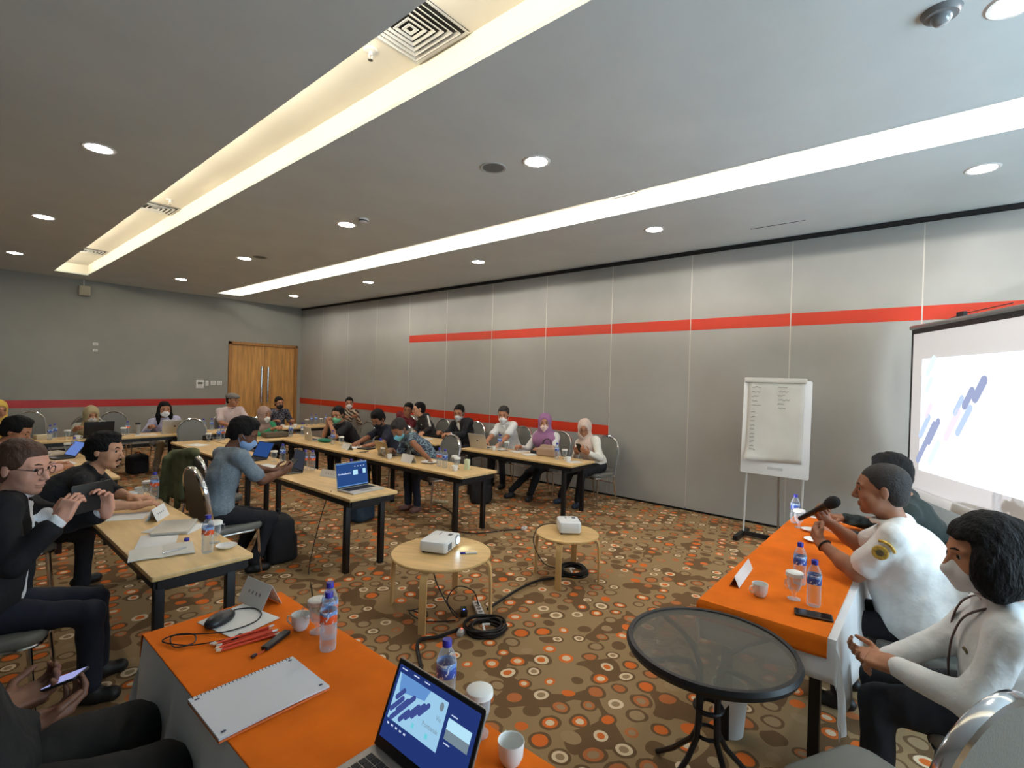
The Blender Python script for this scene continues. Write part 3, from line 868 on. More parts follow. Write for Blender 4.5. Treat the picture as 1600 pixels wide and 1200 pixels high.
# ================================================================== PEOPLE: one smooth surface grown from blended volumes
def V3(*a):
    return np.array(a, dtype=np.float32)
def unit(v):
    v = np.asarray(v, dtype=np.float64); n = np.linalg.norm(v)
    return (v / n if n > 1e-9 else v).astype(np.float32)

class Field:
    def __init__(s):
        s.p = []
    def cap(s, a, b, ra, rb=None, k=0.02, op='u'):
        a = np.asarray(a, np.float32); b = np.asarray(b, np.float32); rb = ra if rb is None else rb
        R_ = max(ra, rb)
        s.p.append(('cap', (a, b, ra, rb), k, op, np.minimum(a, b) - R_, np.maximum(a, b) + R_)); return s
    def ell(s, c, r, R=None, k=0.02, op='u'):
        c = np.asarray(c, np.float32); r = np.asarray(r, np.float32)
        R = np.eye(3, dtype=np.float32) if R is None else R
        e = np.sqrt(((R * r[None, :]) ** 2).sum(1))
        s.p.append(('ell', (c, r, R), k, op, c - e, c + e)); return s
    def box(s, c, h, R=None, rad=0.01, k=0.02, op='u'):
        c = np.asarray(c, np.float32); h = np.asarray(h, np.float32)
        R = np.eye(3, dtype=np.float32) if R is None else R
        e = np.abs(R * h[None, :]).sum(1) + rad
        s.p.append(('box', (c, h, R, rad), k, op, c - e, c + e)); return s
    def tor(s, c, ax, R0, r0, k=0.01, op='u', sq=1.0):
        c = np.asarray(c, np.float32)
        s.p.append(('tor', (c, unit(ax), R0, r0), k, op, c - R0 - r0, c + R0 + r0)); return s
    @staticmethod
    def ev(kind, q, X, Y, Z):
        if kind == 'cap':
            a, b, ra, rb = q; d = b - a; l2 = float(d @ d) + 1e-9
            x, y, z = X - a[0], Y - a[1], Z - a[2]
            t = np.clip((x * d[0] + y * d[1] + z * d[2]) / l2, 0, 1)
            return np.sqrt((x - t * d[0]) ** 2 + (y - t * d[1]) ** 2 + (z - t * d[2]) ** 2) - (ra + (rb - ra) * t)
        if kind == 'tor':
            c, ax, R0, r0 = q
            x, y, z = X - c[0], Y - c[1], Z - c[2]
            h = x * ax[0] + y * ax[1] + z * ax[2]
            rr = np.sqrt(np.maximum(x * x + y * y + z * z - h * h, 0)) - R0
            return np.sqrt(rr * rr + h * h) - r0
        c, r, R = q[0], q[1], q[2]
        x, y, z = X - c[0], Y - c[1], Z - c[2]
        u = x * R[0, 0] + y * R[1, 0] + z * R[2, 0]; v = x * R[0, 1] + y * R[1, 1] + z * R[2, 1]; w = x * R[0, 2] + y * R[1, 2] + z * R[2, 2]
        if kind == 'ell':
            k0 = np.sqrt((u / r[0]) ** 2 + (v / r[1]) ** 2 + (w / r[2]) ** 2)
            k1 = np.sqrt((u / r[0] ** 2) ** 2 + (v / r[1] ** 2) ** 2 + (w / r[2] ** 2) ** 2) + 1e-6
            return k0 * (k0 - 1) / k1
        rad = q[3]
        a, b, e = np.abs(u) - r[0], np.abs(v) - r[1], np.abs(w) - r[2]
        return np.sqrt(np.maximum(a, 0) ** 2 + np.maximum(b, 0) ** 2 + np.maximum(e, 0) ** 2) + np.minimum(np.maximum(np.maximum(a, b), e), 0) - rad
    def mesh(s, h):
        us = [q for q in s.p if q[3] == 'u']
        lo = np.min([q[4] for q in us], 0) - 2.5 * h; hi = np.max([q[5] for q in us], 0) + 2.5 * h
        n = np.ceil((hi - lo) / h).astype(int) + 1
        ax = [lo[i] + h * np.arange(n[i], dtype=np.float32) for i in range(3)]
        F = np.full(tuple(n), 0.3, np.float32)
        for kind, q, k, op, a, b in s.p:
            m = k + 2.5 * h
            i0 = np.clip(np.floor((a - m - lo) / h).astype(int), 0, n); i1 = np.clip(np.ceil((b + m - lo) / h).astype(int) + 1, 0, n)
            if (i1 <= i0).any(): continue
            sl = tuple(slice(i0[j], i1[j]) for j in range(3))
            D = s.ev(kind, q, ax[0][sl[0]][:, None, None], ax[1][sl[1]][None, :, None], ax[2][sl[2]][None, None, :])
            A = F[sl]
            if op == 'u':
                hh = np.maximum(k - np.abs(A - D), 0) / k
                F[sl] = np.minimum(A, D) - hh * hh * k * 0.25
            else:
                D = -D
                hh = np.maximum(k - np.abs(A - D), 0) / k
                F[sl] = np.maximum(A, D) + hh * hh * k * 0.25
        return surf_net(F, lo, h)

def surf_net(F, lo, h):
    ins = F < 0
    c = np.zeros(tuple(d - 1 for d in F.shape), np.int8)
    offs = [(i, j, k) for i in (0, 1) for j in (0, 1) for k in (0, 1)]
    def sub(A, o):
        return A[o[0]:A.shape[0] - 1 + o[0], o[1]:A.shape[1] - 1 + o[1], o[2]:A.shape[2] - 1 + o[2]]
    for o in offs: c += sub(ins, o)
    mix = (c > 0) & (c < 8)
    idx = np.full(mix.shape, -1, np.int64); I = np.argwhere(mix); idx[mix] = np.arange(len(I))
    pos = np.zeros((len(I), 3), np.float64); cnt = np.zeros(len(I))
    vals = {o: F[I[:, 0] + o[0], I[:, 1] + o[1], I[:, 2] + o[2]] for o in offs}
    for a in offs:
        for d in range(3):
            if a[d] == 0:
                b = list(a); b[d] = 1; b = tuple(b)
                fa, fb = vals[a], vals[b]; sgn = (fa < 0) != (fb < 0)
                t = np.where(sgn, fa / np.where(np.abs(fa - fb) < 1e-9, 1, fa - fb), 0)
                P = np.tile(np.array(a, float), (len(I), 1)); P[:, d] = t
                pos[sgn] += P[sgn]; cnt[sgn] += 1
    V = (I + pos / np.maximum(cnt, 1)[:, None]) * h + lo
    Q = []
    for d in range(3):
        e1, e2 = [(1, 2), (2, 0), (0, 1)][d]
        sa = [slice(None)] * 3; sb = [slice(None)] * 3
        sa[d] = slice(0, -1); sb[d] = slice(1, None)
        A, B = ins[tuple(sa)], ins[tuple(sb)]
        E = np.argwhere(A != B)
        E = E[(E[:, e1] > 0) & (E[:, e2] > 0) & (E[:, e1] < F.shape[e1] - 1) & (E[:, e2] < F.shape[e2] - 1)]
        if not len(E): continue
        u = np.zeros(3, int); u[e1] = 1; w = np.zeros(3, int); w[e2] = 1
        g = lambda K: idx[K[:, 0], K[:, 1], K[:, 2]]
        q = np.stack([g(E - u - w), g(E - w), g(E), g(E - u)], 1)
        flip = ~A[E[:, 0], E[:, 1], E[:, 2]]
        q[flip] = q[flip][:, ::-1]
        Q.append(q)
    Q = np.concatenate(Q) if Q else np.zeros((0, 4), int)
    return V, Q

def np_mesh(name, parts, mats, wrinkle=0.0, wscale=1.0, seed=0):
    """parts: list of (verts, quads)"""
    vs, qs, o = [], [], 0
    for V, Q in parts:
        vs.append(V); qs.append(Q + o); o += len(V)
    V = np.concatenate(vs); Q = np.concatenate(qs)
    me = bpy.data.meshes.new(name)
    me.vertices.add(len(V)); me.vertices.foreach_set('co', V.astype(np.float32).ravel())
    me.loops.add(len(Q) * 4); me.loops.foreach_set('vertex_index', Q.astype(np.int32).ravel())
    me.polygons.add(len(Q)); me.polygons.foreach_set('loop_start', np.arange(0, len(Q) * 4, 4, dtype=np.int32))
    me.polygons.foreach_set('use_smooth', np.ones(len(Q), bool))
    me.update(calc_edges=True)
    if wrinkle > 0:
        nr = np.zeros(len(V) * 3, np.float32); me.vertex_normals.foreach_get('vector', nr); nr = nr.reshape(-1, 3)
        rg = np.random.RandomState(seed); d = np.zeros(len(V))
        for f, a in ((14, 1.0), (27, 0.7), (51, 0.4)):
            for _ in range(3):
                k = rg.normal(size=3); k /= np.linalg.norm(k); k2 = rg.normal(size=3); k2 /= np.linalg.norm(k2)
                d += a * np.sin(V @ k * f * wscale + 1.6 * np.sin(V @ k2 * f * wscale * 0.6 + rg.uniform(0, 6)) + rg.uniform(0, 6))
        V = V + nr * (d / 3.0 * wrinkle)[:, None]
        me.vertices.foreach_set('co', V.astype(np.float32).ravel()); me.update()
    for m in (mats if isinstance(mats, (list, tuple)) else [mats]): me.materials.append(m)
    return me

def ik(a, t, l1, l2, pole):
    """two-bone chain from a to t; returns (joint, end)"""
    a = np.asarray(a, np.float64); t = np.asarray(t, np.float64); d = t - a; L = np.linalg.norm(d)
    mx = (l1 + l2) * 0.995
    if L > mx: t = a + d / L * mx; d = t - a; L = mx
    if L < abs(l1 - l2) + 0.02:
        L2 = abs(l1 - l2) + 0.02; t = a + d / max(L, 1e-6) * L2; d = t - a; L = L2
    u = d / L; x = (l1 * l1 - l2 * l2 + L * L) / (2 * L); y = math.sqrt(max(l1 * l1 - x * x, 0))
    p = np.asarray(pole, np.float64); p = p - u * (p @ u)
    p = p / (np.linalg.norm(p) + 1e-9)
    return (a + u * x + p * y).astype(np.float32), t.astype(np.float32)

SKINS = {'brown': (150, 102, 76), 'tan': (176, 124, 94), 'dark': (112, 74, 56), 'fair': (206, 152, 130), 'light': (196, 146, 116)}
def skin_mat(k):
    return mat('skin_' + k, SKINS[k], 0.5, var=0.04, vscale=14, spec=0.4)
M_HAIR = mat('black_hair', (16, 14, 14), 0.7, bump=0.8, bscale=110, stretch=(1, 1, 0.35), spec=0.25)
M_EYEW = mat('eye_white', (176, 166, 156), 0.3); M_EYED = mat('eye_iris', (34, 22, 16), 0.15)
M_LIP = mat('lip', (150, 84, 74), 0.45)

_eye_mesh = None
def eye_mesh():
    global _eye_mesh
    if _eye_mesh is None:
        mb = MB(); n, k = 14, 10; r = 0.0125; vs = []; fs = []; mi = []
        for i in range(k + 1):
            t = PI * i / k
            for j in range(n):
                a = 2 * PI * j / n
                vs.append((r * math.cos(t), r * math.sin(t) * math.cos(a), r * math.sin(t) * math.sin(a)))
        for i in range(k):
            for j in range(n):
                mb_f = (i * n + j, (i + 1) * n + j, (i + 1) * n + (j + 1) % n, i * n + (j + 1) % n)
                fs.append(mb_f); mi.append(1 if i < 3 else 0)
        mb.v = vs; mb.f = fs; mb.mi = mi
        _eye_mesh = mb.mesh('eye', [M_EYEW, M_EYED], True, 180)
    return _eye_mesh

def hand_prims(F, wr, d, n, side, curl=(35, 45), thumb=0.5, s=1.0, spread=0.0):
    d = unit(d); n = np.asarray(n, np.float64); n = unit(n - d * (n @ d)); t = unit(np.cross(d, n)) * (1 if side < 0 else -1)
    R = np.stack([d, t, n], 1)
    F.cap(wr - d * 0.02 * s, wr + d * 0.03 * s, 0.027 * s, 0.028 * s, 0.02)
    F.box(wr + d * 0.05 * s, (0.036 * s, 0.030 * s, 0.006 * s), R, 0.011 * s, 0.016)
    c1, c2 = math.radians(curl[0]), math.radians(curl[1])
    for i, (l1, l2, l3) in enumerate(((0.040, 0.024, 0.020), (0.044, 0.028, 0.021), (0.041, 0.026, 0.020), (0.032, 0.019, 0.017))):
        off = (0.0315 - 0.021 * i) * s; sp = (1.5 - i) * spread
        b = wr + d * (0.090 - 0.004 * abs(i - 1)) * s + t * off
        dd = unit(d + t * sp)
        p = b; ang = c1 * (1 + 0.05 * i)
        for L_, r0, r1, da in ((l1, 0.0098, 0.0090, c2), (l2, 0.0090, 0.0083, c2 * 0.7), (l3, 0.0083, 0.0068, 0)):
            v = dd * math.cos(ang) + n * math.sin(ang)
            q = p + v * L_ * s
            F.cap(p, q, r0 * s, r1 * s, 0.004); p = q; ang += da
    b = wr + d * 0.022 * s + t * 0.028 * s
    v = unit(d * 0.62 + t * 0.72 + n * (0.15 + 0.5 * thumb)); q = b + v * 0.045 * s
    F.cap(b, q, 0.0145 * s, 0.0112 * s, 0.012)
    v2 = unit(d * 0.85 + t * (0.45 - 0.6 * thumb) + n * (0.1 + 0.5 * thumb)); q2 = q + v2 * 0.030 * s
    F.cap(q, q2, 0.0108 * s, 0.0098 * s, 0.004); F.cap(q2, q2 + v2 * 0.022 * s, 0.0098 * s, 0.0076 * s, 0.004)
    return R

def person(label, xy, yaw, head, hyaw=0, hpitch=10, hroll=0, seat=0.465, s=1.0, sw=1.0, fat=0.0, hs=1.06, skin='tan',
           shirt=None, sleeve='short', jacket=None, trousers=(28, 28, 32), shoes=(24, 22, 22), hair='short', haircol=None, hijab=None, mask=None,
           maskloops=True, glasses=False, cap=None, beard=None, tash=None, hl=None, hr=None, pl=None, pr=None, hdl=None, hdr=None, nl=(0, 0, -1), nr=(0, 0, -1),
           cl=(35, 45), cr=(35, 45), tl_=0.5, tr_=0.5, fl=(0.43, 0.13), fr=(0.43, -0.13), res=1.0, legs=True, collar=True, seatgap=0.0, stand=False, ears=True, spine_bend=0.03, headmesh=True,
           sleeve_loose=1.0, trouser_mat=None, shoe_kind='shoe', ankle=(0.075, 0.075), drape_w=0.3, vcut=1.0, thick=1.0):
    root = thing('person', label, 'person', (xy[0], xy[1], 0), math.radians(yaw))
    cy, sy = math.cos(math.radians(yaw)), math.sin(math.radians(yaw))
    def loc(p):   # world -> local
        dx, dy = p[0] - xy[0], p[1] - xy[1]
        return V3(dx * cy + dy * sy, -dx * sy + dy * cy, p[2])
    fx, ly, up = V3(1, 0, 0), V3(0, 1, 0), V3(0, 0, 1)
    C = loc(head)
    hy, hp, hro = math.radians(hyaw), math.radians(hpitch), math.radians(hroll)
    hf = V3(math.cos(hy) * math.cos(hp), math.sin(hy) * math.cos(hp), -math.sin(hp)); hlv = V3(-math.sin(hy), math.cos(hy), 0)
    hu = np.cross(hf, hlv); hlv, hu = math.cos(hro) * hlv + math.sin(hro) * hu, math.cos(hro) * hu - math.sin(hro) * hlv
    HR = np.stack([hf, hlv, hu], 1).astype(np.float32)
    H = lambda f, l, u: (C + hs * (f * hf + l * hlv + u * hu)).astype(np.float32)
    P = V3(0, 0, seat + 0.09 * s)
    NB0 = C - hu * 0.075 * hs - hf * 0.03
    nd = unit(0.55 * unit(NB0 - P) + 0.45 * hu)
    NB = (NB0 - nd * 0.085 * s).astype(np.float32)
    sp = NB - P; SL = float(np.linalg.norm(sp)); ds = unit(sp)
    W = (P + sp * 0.40 - np.cross(ly, ds) * -1 * 0 - unit(np.cross(ly, ds)) * spine_bend).astype(np.float32)
    u1 = unit(W - P); u2 = unit(NB - W)
    l2 = unit(ly - u2 * float(ly @ u2)); f2 = np.cross(l2, u2); l1 = unit(ly - u1 * float(ly @ u1)); f1 = np.cross(l1, u1)
    R1 = np.stack([f1, l1, u1], 1).astype(np.float32); R2 = np.stack([f2, l2, u2], 1).astype(np.float32)
    LU = float(np.linalg.norm(NB - W))
    S = {}
    for sd in (1, -1):
        S[sd] = (NB - u2 * 0.055 * s + l2 * 0.178 * s * sw * sd + f2 * 0.005).astype(np.float32)
    # ---- arms
    A = {}
    for sd, tgt, pole, hd, nn, cu, th in ((1, hl, pl, hdl, nl, cl, tl_), (-1, hr, pr, hdr, nr, cr, tr_)):
        if tgt is None: tgt = ('l', 0.30, 0.10 * sd, seat + 0.20)
        T_ = loc(tgt) if tgt[0] != 'l' else V3(*tgt[1:])
        pole = V3(-0.3, 0.55 * sd, -1.0) if pole is None else V3(*pole)
        el, wr = ik(S[sd], T_, 0.285 * s, 0.25 * s, pole)
        fd = unit(wr - el)
        if hd is not None:
            hdv = V3(*hd); hd_l = V3(hdv[0] * cy + hdv[1] * sy, -hdv[0] * sy + hdv[1] * cy, hdv[2])
        else: hd_l = fd
        n_l = V3(nn[0] * cy + nn[1] * sy, -nn[0] * sy + nn[1] * cy, nn[2])
        A[sd] = (el, wr, fd, hd_l, n_l, cu, th)
    # ---- skin
    parts = []
    if headmesh:
        f = Field()
        k = hs
        f.ell(H(-0.012, 0, 0.032), np.array((0.098, 0.076, 0.085)) * k, HR, 0.02)
        f.ell(H(0.028, 0, -0.008), np.array((0.064, 0.063, 0.085)) * k, HR, 0.03)
        f.ell(H(0.026, 0, -0.066), np.array((0.057, 0.055 + fat * 0.15, 0.052)) * k, HR, 0.03)
        f.ell(H(0.068, 0, -0.098), np.array((0.020, 0.024, 0.018)) * k, HR, 0.025)
        for q in (1, -1):
            f.ell(H(0.056, 0.038 * q, -0.032), np.array((0.024, 0.022 + fat * 0.1, 0.026)) * k, HR, 0.025)
            f.cap(H(0.086, 0.010 * q, 0.027), H(0.072, 0.046 * q, 0.025), 0.009 * k, 0.008 * k, 0.014)
        f.cap(H(0.086, 0, 0.014), H(0.108, 0, -0.030), 0.0085 * k, 0.0125 * k, 0.012)
        for q in (1, -1):
            f.ell(H(0.097, 0.012 * q, -0.036), np.array((0.010, 0.008, 0.008)) * k, HR, 0.006)
            f.ell(H(0.0955, 0.031 * q, 0.007), np.array((0.013, 0.0160, 0.0072)) * k, HR, 0.008, 's')
            if ears: f.ell(H(-0.010, 0.079 * q, -0.004), np.array((0.017, 0.007, 0.031)) * k, HR, 0.006)
        if not mask:
            f.ell(H(0.0885, 0, -0.0635), np.array((0.010, 0.024, 0.0062)) * k, HR, 0.005)
            f.ell(H(0.0865, 0, -0.0745), np.array((0.010, 0.020, 0.007)) * k, HR, 0.005)
        f.cap(H(-0.020, 0, -0.055), NB, 0.052 * s * (1 + fat * 1.2), 0.060 * s * (1 + fat * 1.2), 0.03)
        f.cap(NB, NB - u2 * 0.05, 0.06 * s, 0.07 * s, 0.03)
        parts.append(f.mesh(0.0062 * (0.55 + 0.45 * res) if res < 1 else 0.0062 * min(res, 1.35)))
    for sd in (1, -1):
        el, wr, fd, hd_l, n_l, cu, th = A[sd]
        f = Field()
        f.cap(S[sd], el, 0.047 * s * (1 + fat), 0.040 * s * (1 + fat), 0.02)
        mid = el + (wr - el) * 0.35
        f.cap(el, mid, 0.040 * s * (1 + fat), 0.041 * s * (1 + fat), 0.02); f.cap(mid, wr, 0.041 * s * (1 + fat), 0.027 * s, 0.02)
        parts.append(f.mesh(0.011 * min(1.2, max(res, 0.75))))
        f = Field(); hand_prims(f, wr, hd_l, n_l, sd, cu, th, s * 1.02)
        f.cap(wr - fd * 0.06, wr, 0.030 * s, 0.027 * s, 0.02)
        parts.append(f.mesh(0.0042 if res < 1 else 0.0052))
    f = Field()
    f.ell(P + u1 * 0.02, (0.08 * s, 0.12 * s, 0.07 * s), R1, 0.05); f.cap(P, W, 0.07 * s, 0.07 * s, 0.05); f.cap(W, NB - u2 * 0.1, 0.07 * s, 0.06 * s, 0.05)
    f.cap(S[1], S[-1], 0.04 * s, 0.04 * s, 0.05)
    HIP = {}; KN = {}; AN = {}
    for sd, ft, az in ((1, fl, ankle[0]), (-1, fr, ankle[1])):
        HIP[sd] = (P + V3(0.02, 0.085 * sd * s, -0.01)).astype(np.float32)
        KN[sd], AN[sd] = ik(HIP[sd], V3(ft[0], ft[1], az), 0.42 * s, 0.41 * s, V3(1, 0, 0.9))
        if legs:
            f.cap(HIP[sd], KN[sd], 0.07 * s, 0.048 * s, 0.03); f.cap(KN[sd], AN[sd], 0.046 * s, 0.033 * s, 0.02)
    parts.append(f.mesh(0.026))
    link('body', np_mesh('body', parts, skin_mat(skin)), root)
    # ---- eyes
    if headmesh:
        for q in (1, -1):
            e = link('eye', eye_mesh(), root)
            Mx = Matrix(((hf[0], hlv[0], hu[0], 0), (hf[1], hlv[1], hu[1], 0), (hf[2], hlv[2], hu[2], 0), (0, 0, 0, 1)))
            pos = H(0.0748, 0.031 * q, 0.006)
            e.matrix_local = Matrix.Translation(Vector([float(v) for v in pos])) @ Mx.to_4x4() @ Matrix.Scale(hs, 4)
        if not hijab or True:
            f = Field()
            for q in (1, -1):
                f.cap(H(0.0925, 0.014 * q, 0.0285), H(0.088, 0.032 * q, 0.0335), 0.0042, 0.0042, 0.003); f.cap(H(0.088, 0.032 * q, 0.0335), H(0.076, 0.048 * q, 0.028), 0.0042, 0.003, 0.003)
            if tash: f.cap(H(0.1005, 0.0, -0.050), H(0.088, 0.026, -0.061), 0.0065, 0.0045, 0.004); f.cap(H(0.1005, 0.0, -0.050), H(0.088, -0.026, -0.061), 0.0065, 0.0045, 0.004)
            if beard: f.ell(H(0.075, 0, -0.098), (0.020, 0.022, 0.014), HR, 0.008)
            link('eyebrows', np_mesh('eyebrows', [f.mesh(0.0030)], haircol or M_HAIR), root)
    # ---- hair
    hm = haircol or M_HAIR
    if hair and not hijab:
        f = Field(); t = {'buzz': -0.001, 'short': 0.003, 'full': 0.009, 'bob': 0.014, 'long': 0.004, 'tied': 0.004}[hair]
        f.ell(H(-0.020, 0, 0.040), np.array((0.102 + t, 0.083 + t * 0.8, 0.090 + t)) * hs, HR, 0.02)
        if hair in ('short', 'buzz', 'full'):
            f.ell(H(-0.055, 0, -0.02), np.array((0.055 + t, 0.068 + t, 0.07)) * hs, HR, 0.03)
            if hair == 'full': f.ell(H(0.010, 0.01, 0.112), np.array((0.066, 0.062, 0.026)) * hs, HR, 0.03)
        if hair == 'bob':
            f.ell(H(-0.03, 0, -0.03), np.array((0.108, 0.112, 0.108)) * hs, HR, 0.04)
            for q in (1, -1): f.ell(H(0.012, 0.082 * q, -0.035), np.array((0.066, 0.040, 0.090)) * hs, HR, 0.03)
        if hair == 'long':
            f.cap(H(-0.06, 0, 0.0), NB - f2 * 0.085 - u2 * 0.16, 0.075, 0.06, 0.04)
            for q in (1, -1):
                f.cap(H(-0.01, 0.075 * q, 0.03), H(0.01, 0.085 * q, -0.10), 0.030, 0.036, 0.03)
                f.cap(H(0.01, 0.085 * q, -0.10), NB + f2 * 0.075 + l2 * 0.10 * q - u2 * 0.20, 0.038, 0.026, 0.03)
        if hair == 'tied':
            f.ell(H(-0.115, 0, 0.0), (0.04, 0.04, 0.05), HR, 0.02); f.cap(H(-0.09, 0.03, -0.05), NB + l2 * 0.07 + f2 * 0.01 - u2 * 0.02, 0.03, 0.02, 0.02)
        ft_ = 0.010 if hair in ('bob', 'long', 'tied') else 0.0
        f.box(H(0.135, 0, -0.040), np.array((0.072, 0.056, 0.092)) * hs, HR, 0.012, 0.014, 's')
        f.ell(H(0.108, 0, 0.018), np.array((0.050, 0.058, 0.050)) * hs, HR, 0.016, 's')
        if hair in ('short', 'buzz', 'full', 'tied'):
            f.box(H(0.085, 0, -0.075), np.array((0.090, 0.15, 0.072)) * hs, HR, 0.004, 0.012, 's')
            f.box(H(0.00, 0, -0.135), np.array((0.15, 0.15, 0.06)) * hs, HR, 0.004, 0.012, 's')
            if hair == 'tied': f.cap(H(-0.09, 0.03, -0.05), NB + l2 * 0.07 + f2 * 0.01 - u2 * 0.02, 0.03, 0.02, 0.02)
        link('hair', np_mesh('hair', [f.mesh(0.0075 if res >= 1 else 0.0058)], hm, 0.0012 if hair == 'buzz' else 0.0036, 4.2, 3), root)
    if cap:
        f = Field(); f.ell(H(-0.012, 0, 0.060), np.array((0.118, 0.096, 0.070)) * hs, HR, 0.02); f.ell(H(0.07, 0, 0.066), np.array((0.055, 0.075, 0.022)) * hs, HR, 0.03)
        f.box(H(0, 0, -0.01), (0.25, 0.25, 0.045), HR, 0.004, 0.01, 's')
        link('flat_cap', np_mesh('flat_cap', [f.mesh(0.0075)], mat('cap_tweed', cap, 0.9, var=0.12, vscale=60)), root)
    if hijab:
        hmt = hijab if not isinstance(hijab, tuple) else mat('hijab_%d_%d_%d' % hijab, hijab, 0.8, var=0.04, vscale=9, bump=0.2, bscale=25)
        f = Field()
        f.ell(H(-0.012, 0, 0.020), np.array((0.116, 0.094, 0.116)) * hs, HR, 0.03)
        f.ell(H(0.012, 0, -0.075), np.array((0.088, 0.086, 0.07)) * hs, HR, 0.04)
        f.cap(H(-0.01, 0, -0.08), NB - u2 * 0.02, 0.082, 0.105, 0.05)
        f.ell(NB + f2 * 0.040 - u2 * 0.105, (0.135 + 0.025 * drape_w, 0.150 + 0.10 * drape_w, 0.135 + 0.045 * drape_w), R2, 0.06)
        f.cap(NB + f2 * 0.06 - u2 * 0.08 + l2 * 0.05, NB + f2 * 0.115 - u2 * (0.24 + 0.05 * drape_w) + l2 * 0.06, 0.085, 0.07, 0.05); f.cap(NB + f2 * 0.06 - u2 * 0.08 - l2 * 0.05, NB + f2 * 0.115 - u2 * (0.24 + 0.05 * drape_w) - l2 * 0.06, 0.085, 0.07, 0.05)
        f.ell(H(0.122, 0, -0.006), np.array((0.080, 0.054, 0.078)) * hs, HR, 0.02, 's')
        link('headscarf', np_mesh('headscarf', [f.mesh(0.0095)], hmt, 0.0035, 1.6, 11), root)
    if mask:
        mm = mat('mask_%d_%d_%d' % mask, mask, 0.85)
        f = Field(); mk = hs
        f.ell(H(0.040, 0, -0.056), np.array((0.066, 0.0655, 0.060)) * mk, HR, 0.01)
        f.cap(H(0.088, 0, -0.012), H(0.110, 0, -0.040), 0.016, 0.018, 0.025)
        f.cap(H(0.104, 0, -0.045), H(0.080, 0, -0.100), 0.014, 0.020, 0.03)
        f.box(H(0.04, 0, 0.052), (0.3, 0.3, 0.060), HR, 0.003, 0.01, 's')
        f.box(H(-0.085, 0, -0.05), (0.105, 0.3, 0.3), HR, 0.003, 0.008, 's')
        pr_ = [f.mesh(0.0055)]
        if maskloops and not hijab:
            mb = MB()
            for q in (1, -1):
                for z0, z1 in ((-0.022, 0.018), (-0.085, -0.03)):
                    mb.tube([tuple(H(0.03, 0.067 * q, z0)), tuple(H(0.005, 0.078 * q, (z0 + z1) / 2)), tuple(H(-0.016, 0.083 * q, z1))], 0.0018, 5)
            quads = [q_ for q_ in mb.f if len(q_) == 4]
            pr_.append((np.array(mb.v), np.array(quads)))
        link('face_mask', np_mesh('face_mask', pr_, mm), root)
    if glasses:
        g_ = MB()
        for q in (1, -1):
            pts = []
            for i in range(16):
                a = 2 * PI * i / 16
                pts.append(tuple(H(0.108 - 0.012 * abs(math.cos(a)) * (1 if math.cos(a) * q > 0 else 0), (0.033 + 0.0225 * math.cos(a) * q * q) * q if q > 0 else -(0.033 + 0.0225 * math.cos(a)), 0.003 + 0.0165 * math.sin(a))))
            g_.tube(pts, 0.0018, 6, closed=True)
            g_.tube([tuple(H(0.098, 0.056 * q, 0.008)), tuple(H(0.04, 0.078 * q, 0.010)), tuple(H(-0.02, 0.083 * q, 0.006))], 0.0018, 6)
        g_.tube([tuple(H(0.107, 0.011, 0.006)), tuple(H(0.110, 0, 0.009)), tuple(H(0.107, -0.011, 0.006))], 0.0018, 6)
        g_.build('eyeglasses', M_BLACK, root)
    # ---- clothes
    def torso(f, inf, fatx=fat):
        f.ell(P + u1 * 0.035 * s + f1 * 0.012, (0.112 * s + inf + fatx * 0.5, 0.158 * s + inf + fatx * 0.6, 0.095 * s + inf), R1, 0.06)
        for q in (1, -1): f.cap(P + u1 * 0.08 * s + l1 * 0.045 * q + f1 * (0.012 + fatx * 0.45), W + u2 * LU * 0.15 + l2 * 0.045 * q + f2 * (0.02 + fatx * 0.45), 0.098 * s + inf + fatx, 0.096 * s + inf + fatx * 0.9, 0.06)
        f.ell(W + u2 * LU * 0.42 + f2 * (0.008 + fatx * 0.2), (0.110 * s + inf + fatx * 0.6, 0.158 * s * sw + inf + fatx * 0.5, LU * 0.55), R2, 0.06)
        f.cap(S[1] - l2 * 0.02, S[-1] + l2 * 0.02, 0.052 * s + inf, 0.052 * s + inf, 0.05)
        f.cap(NB - u2 * 0.035, NB - u2 * 0.10, 0.062 * s + inf, 0.09 * s + inf, 0.05)
        for sd in (1, -1):
            f.cap(NB - u2 * 0.03 + l2 * 0.03 * sd, S[sd], 0.045 * s + inf, 0.050 * s + inf, 0.04)
            f.ell(S[sd] + f2 * 0.0, (0.056 * s + inf, 0.052 * s + inf, 0.056 * s + inf), R2, 0.03)
    def sleeves(f, kind, inf):
        for sd in (1, -1):
            el, wr = A[sd][0], A[sd][1]
            if kind == 'short':
                e = S[sd] + (el - S[sd]) * 0.74
                f.cap(S[sd], e, 0.052 * s * (1 + fat) + inf, (0.052 * (1 + fat) + 0.008 * sleeve_loose) * s + inf, 0.03)
            elif kind == 'elbow':
                f.cap(S[sd], el, 0.052 * s * (1 + fat) + inf, 0.048 * s * (1 + fat) + inf, 0.03); f.cap(el, el + (wr - el) * 0.22, 0.047 * s * (1 + fat) + inf, 0.046 * s + inf, 0.02)
            elif kind == 'jacket':
                f.cap(S[sd], el, 0.052 * s * (1 + fat) + inf, 0.047 * s * (1 + fat) + inf, 0.03); f.cap(el, el + (wr - el) * 0.72, 0.046 * s * (1 + fat) + inf, 0.040 * s + inf, 0.02)
            elif kind == 'long':
                f.cap(S[sd], el, 0.052 * s * (1 + fat) + inf, 0.047 * s * (1 + fat) + inf, 0.03); f.cap(el, el + (wr - el) * 0.93, 0.046 * s * (1 + fat) + inf, 0.034 * s + inf, 0.02)
    rs = 0.0135 if res >= 1 else 0.0095
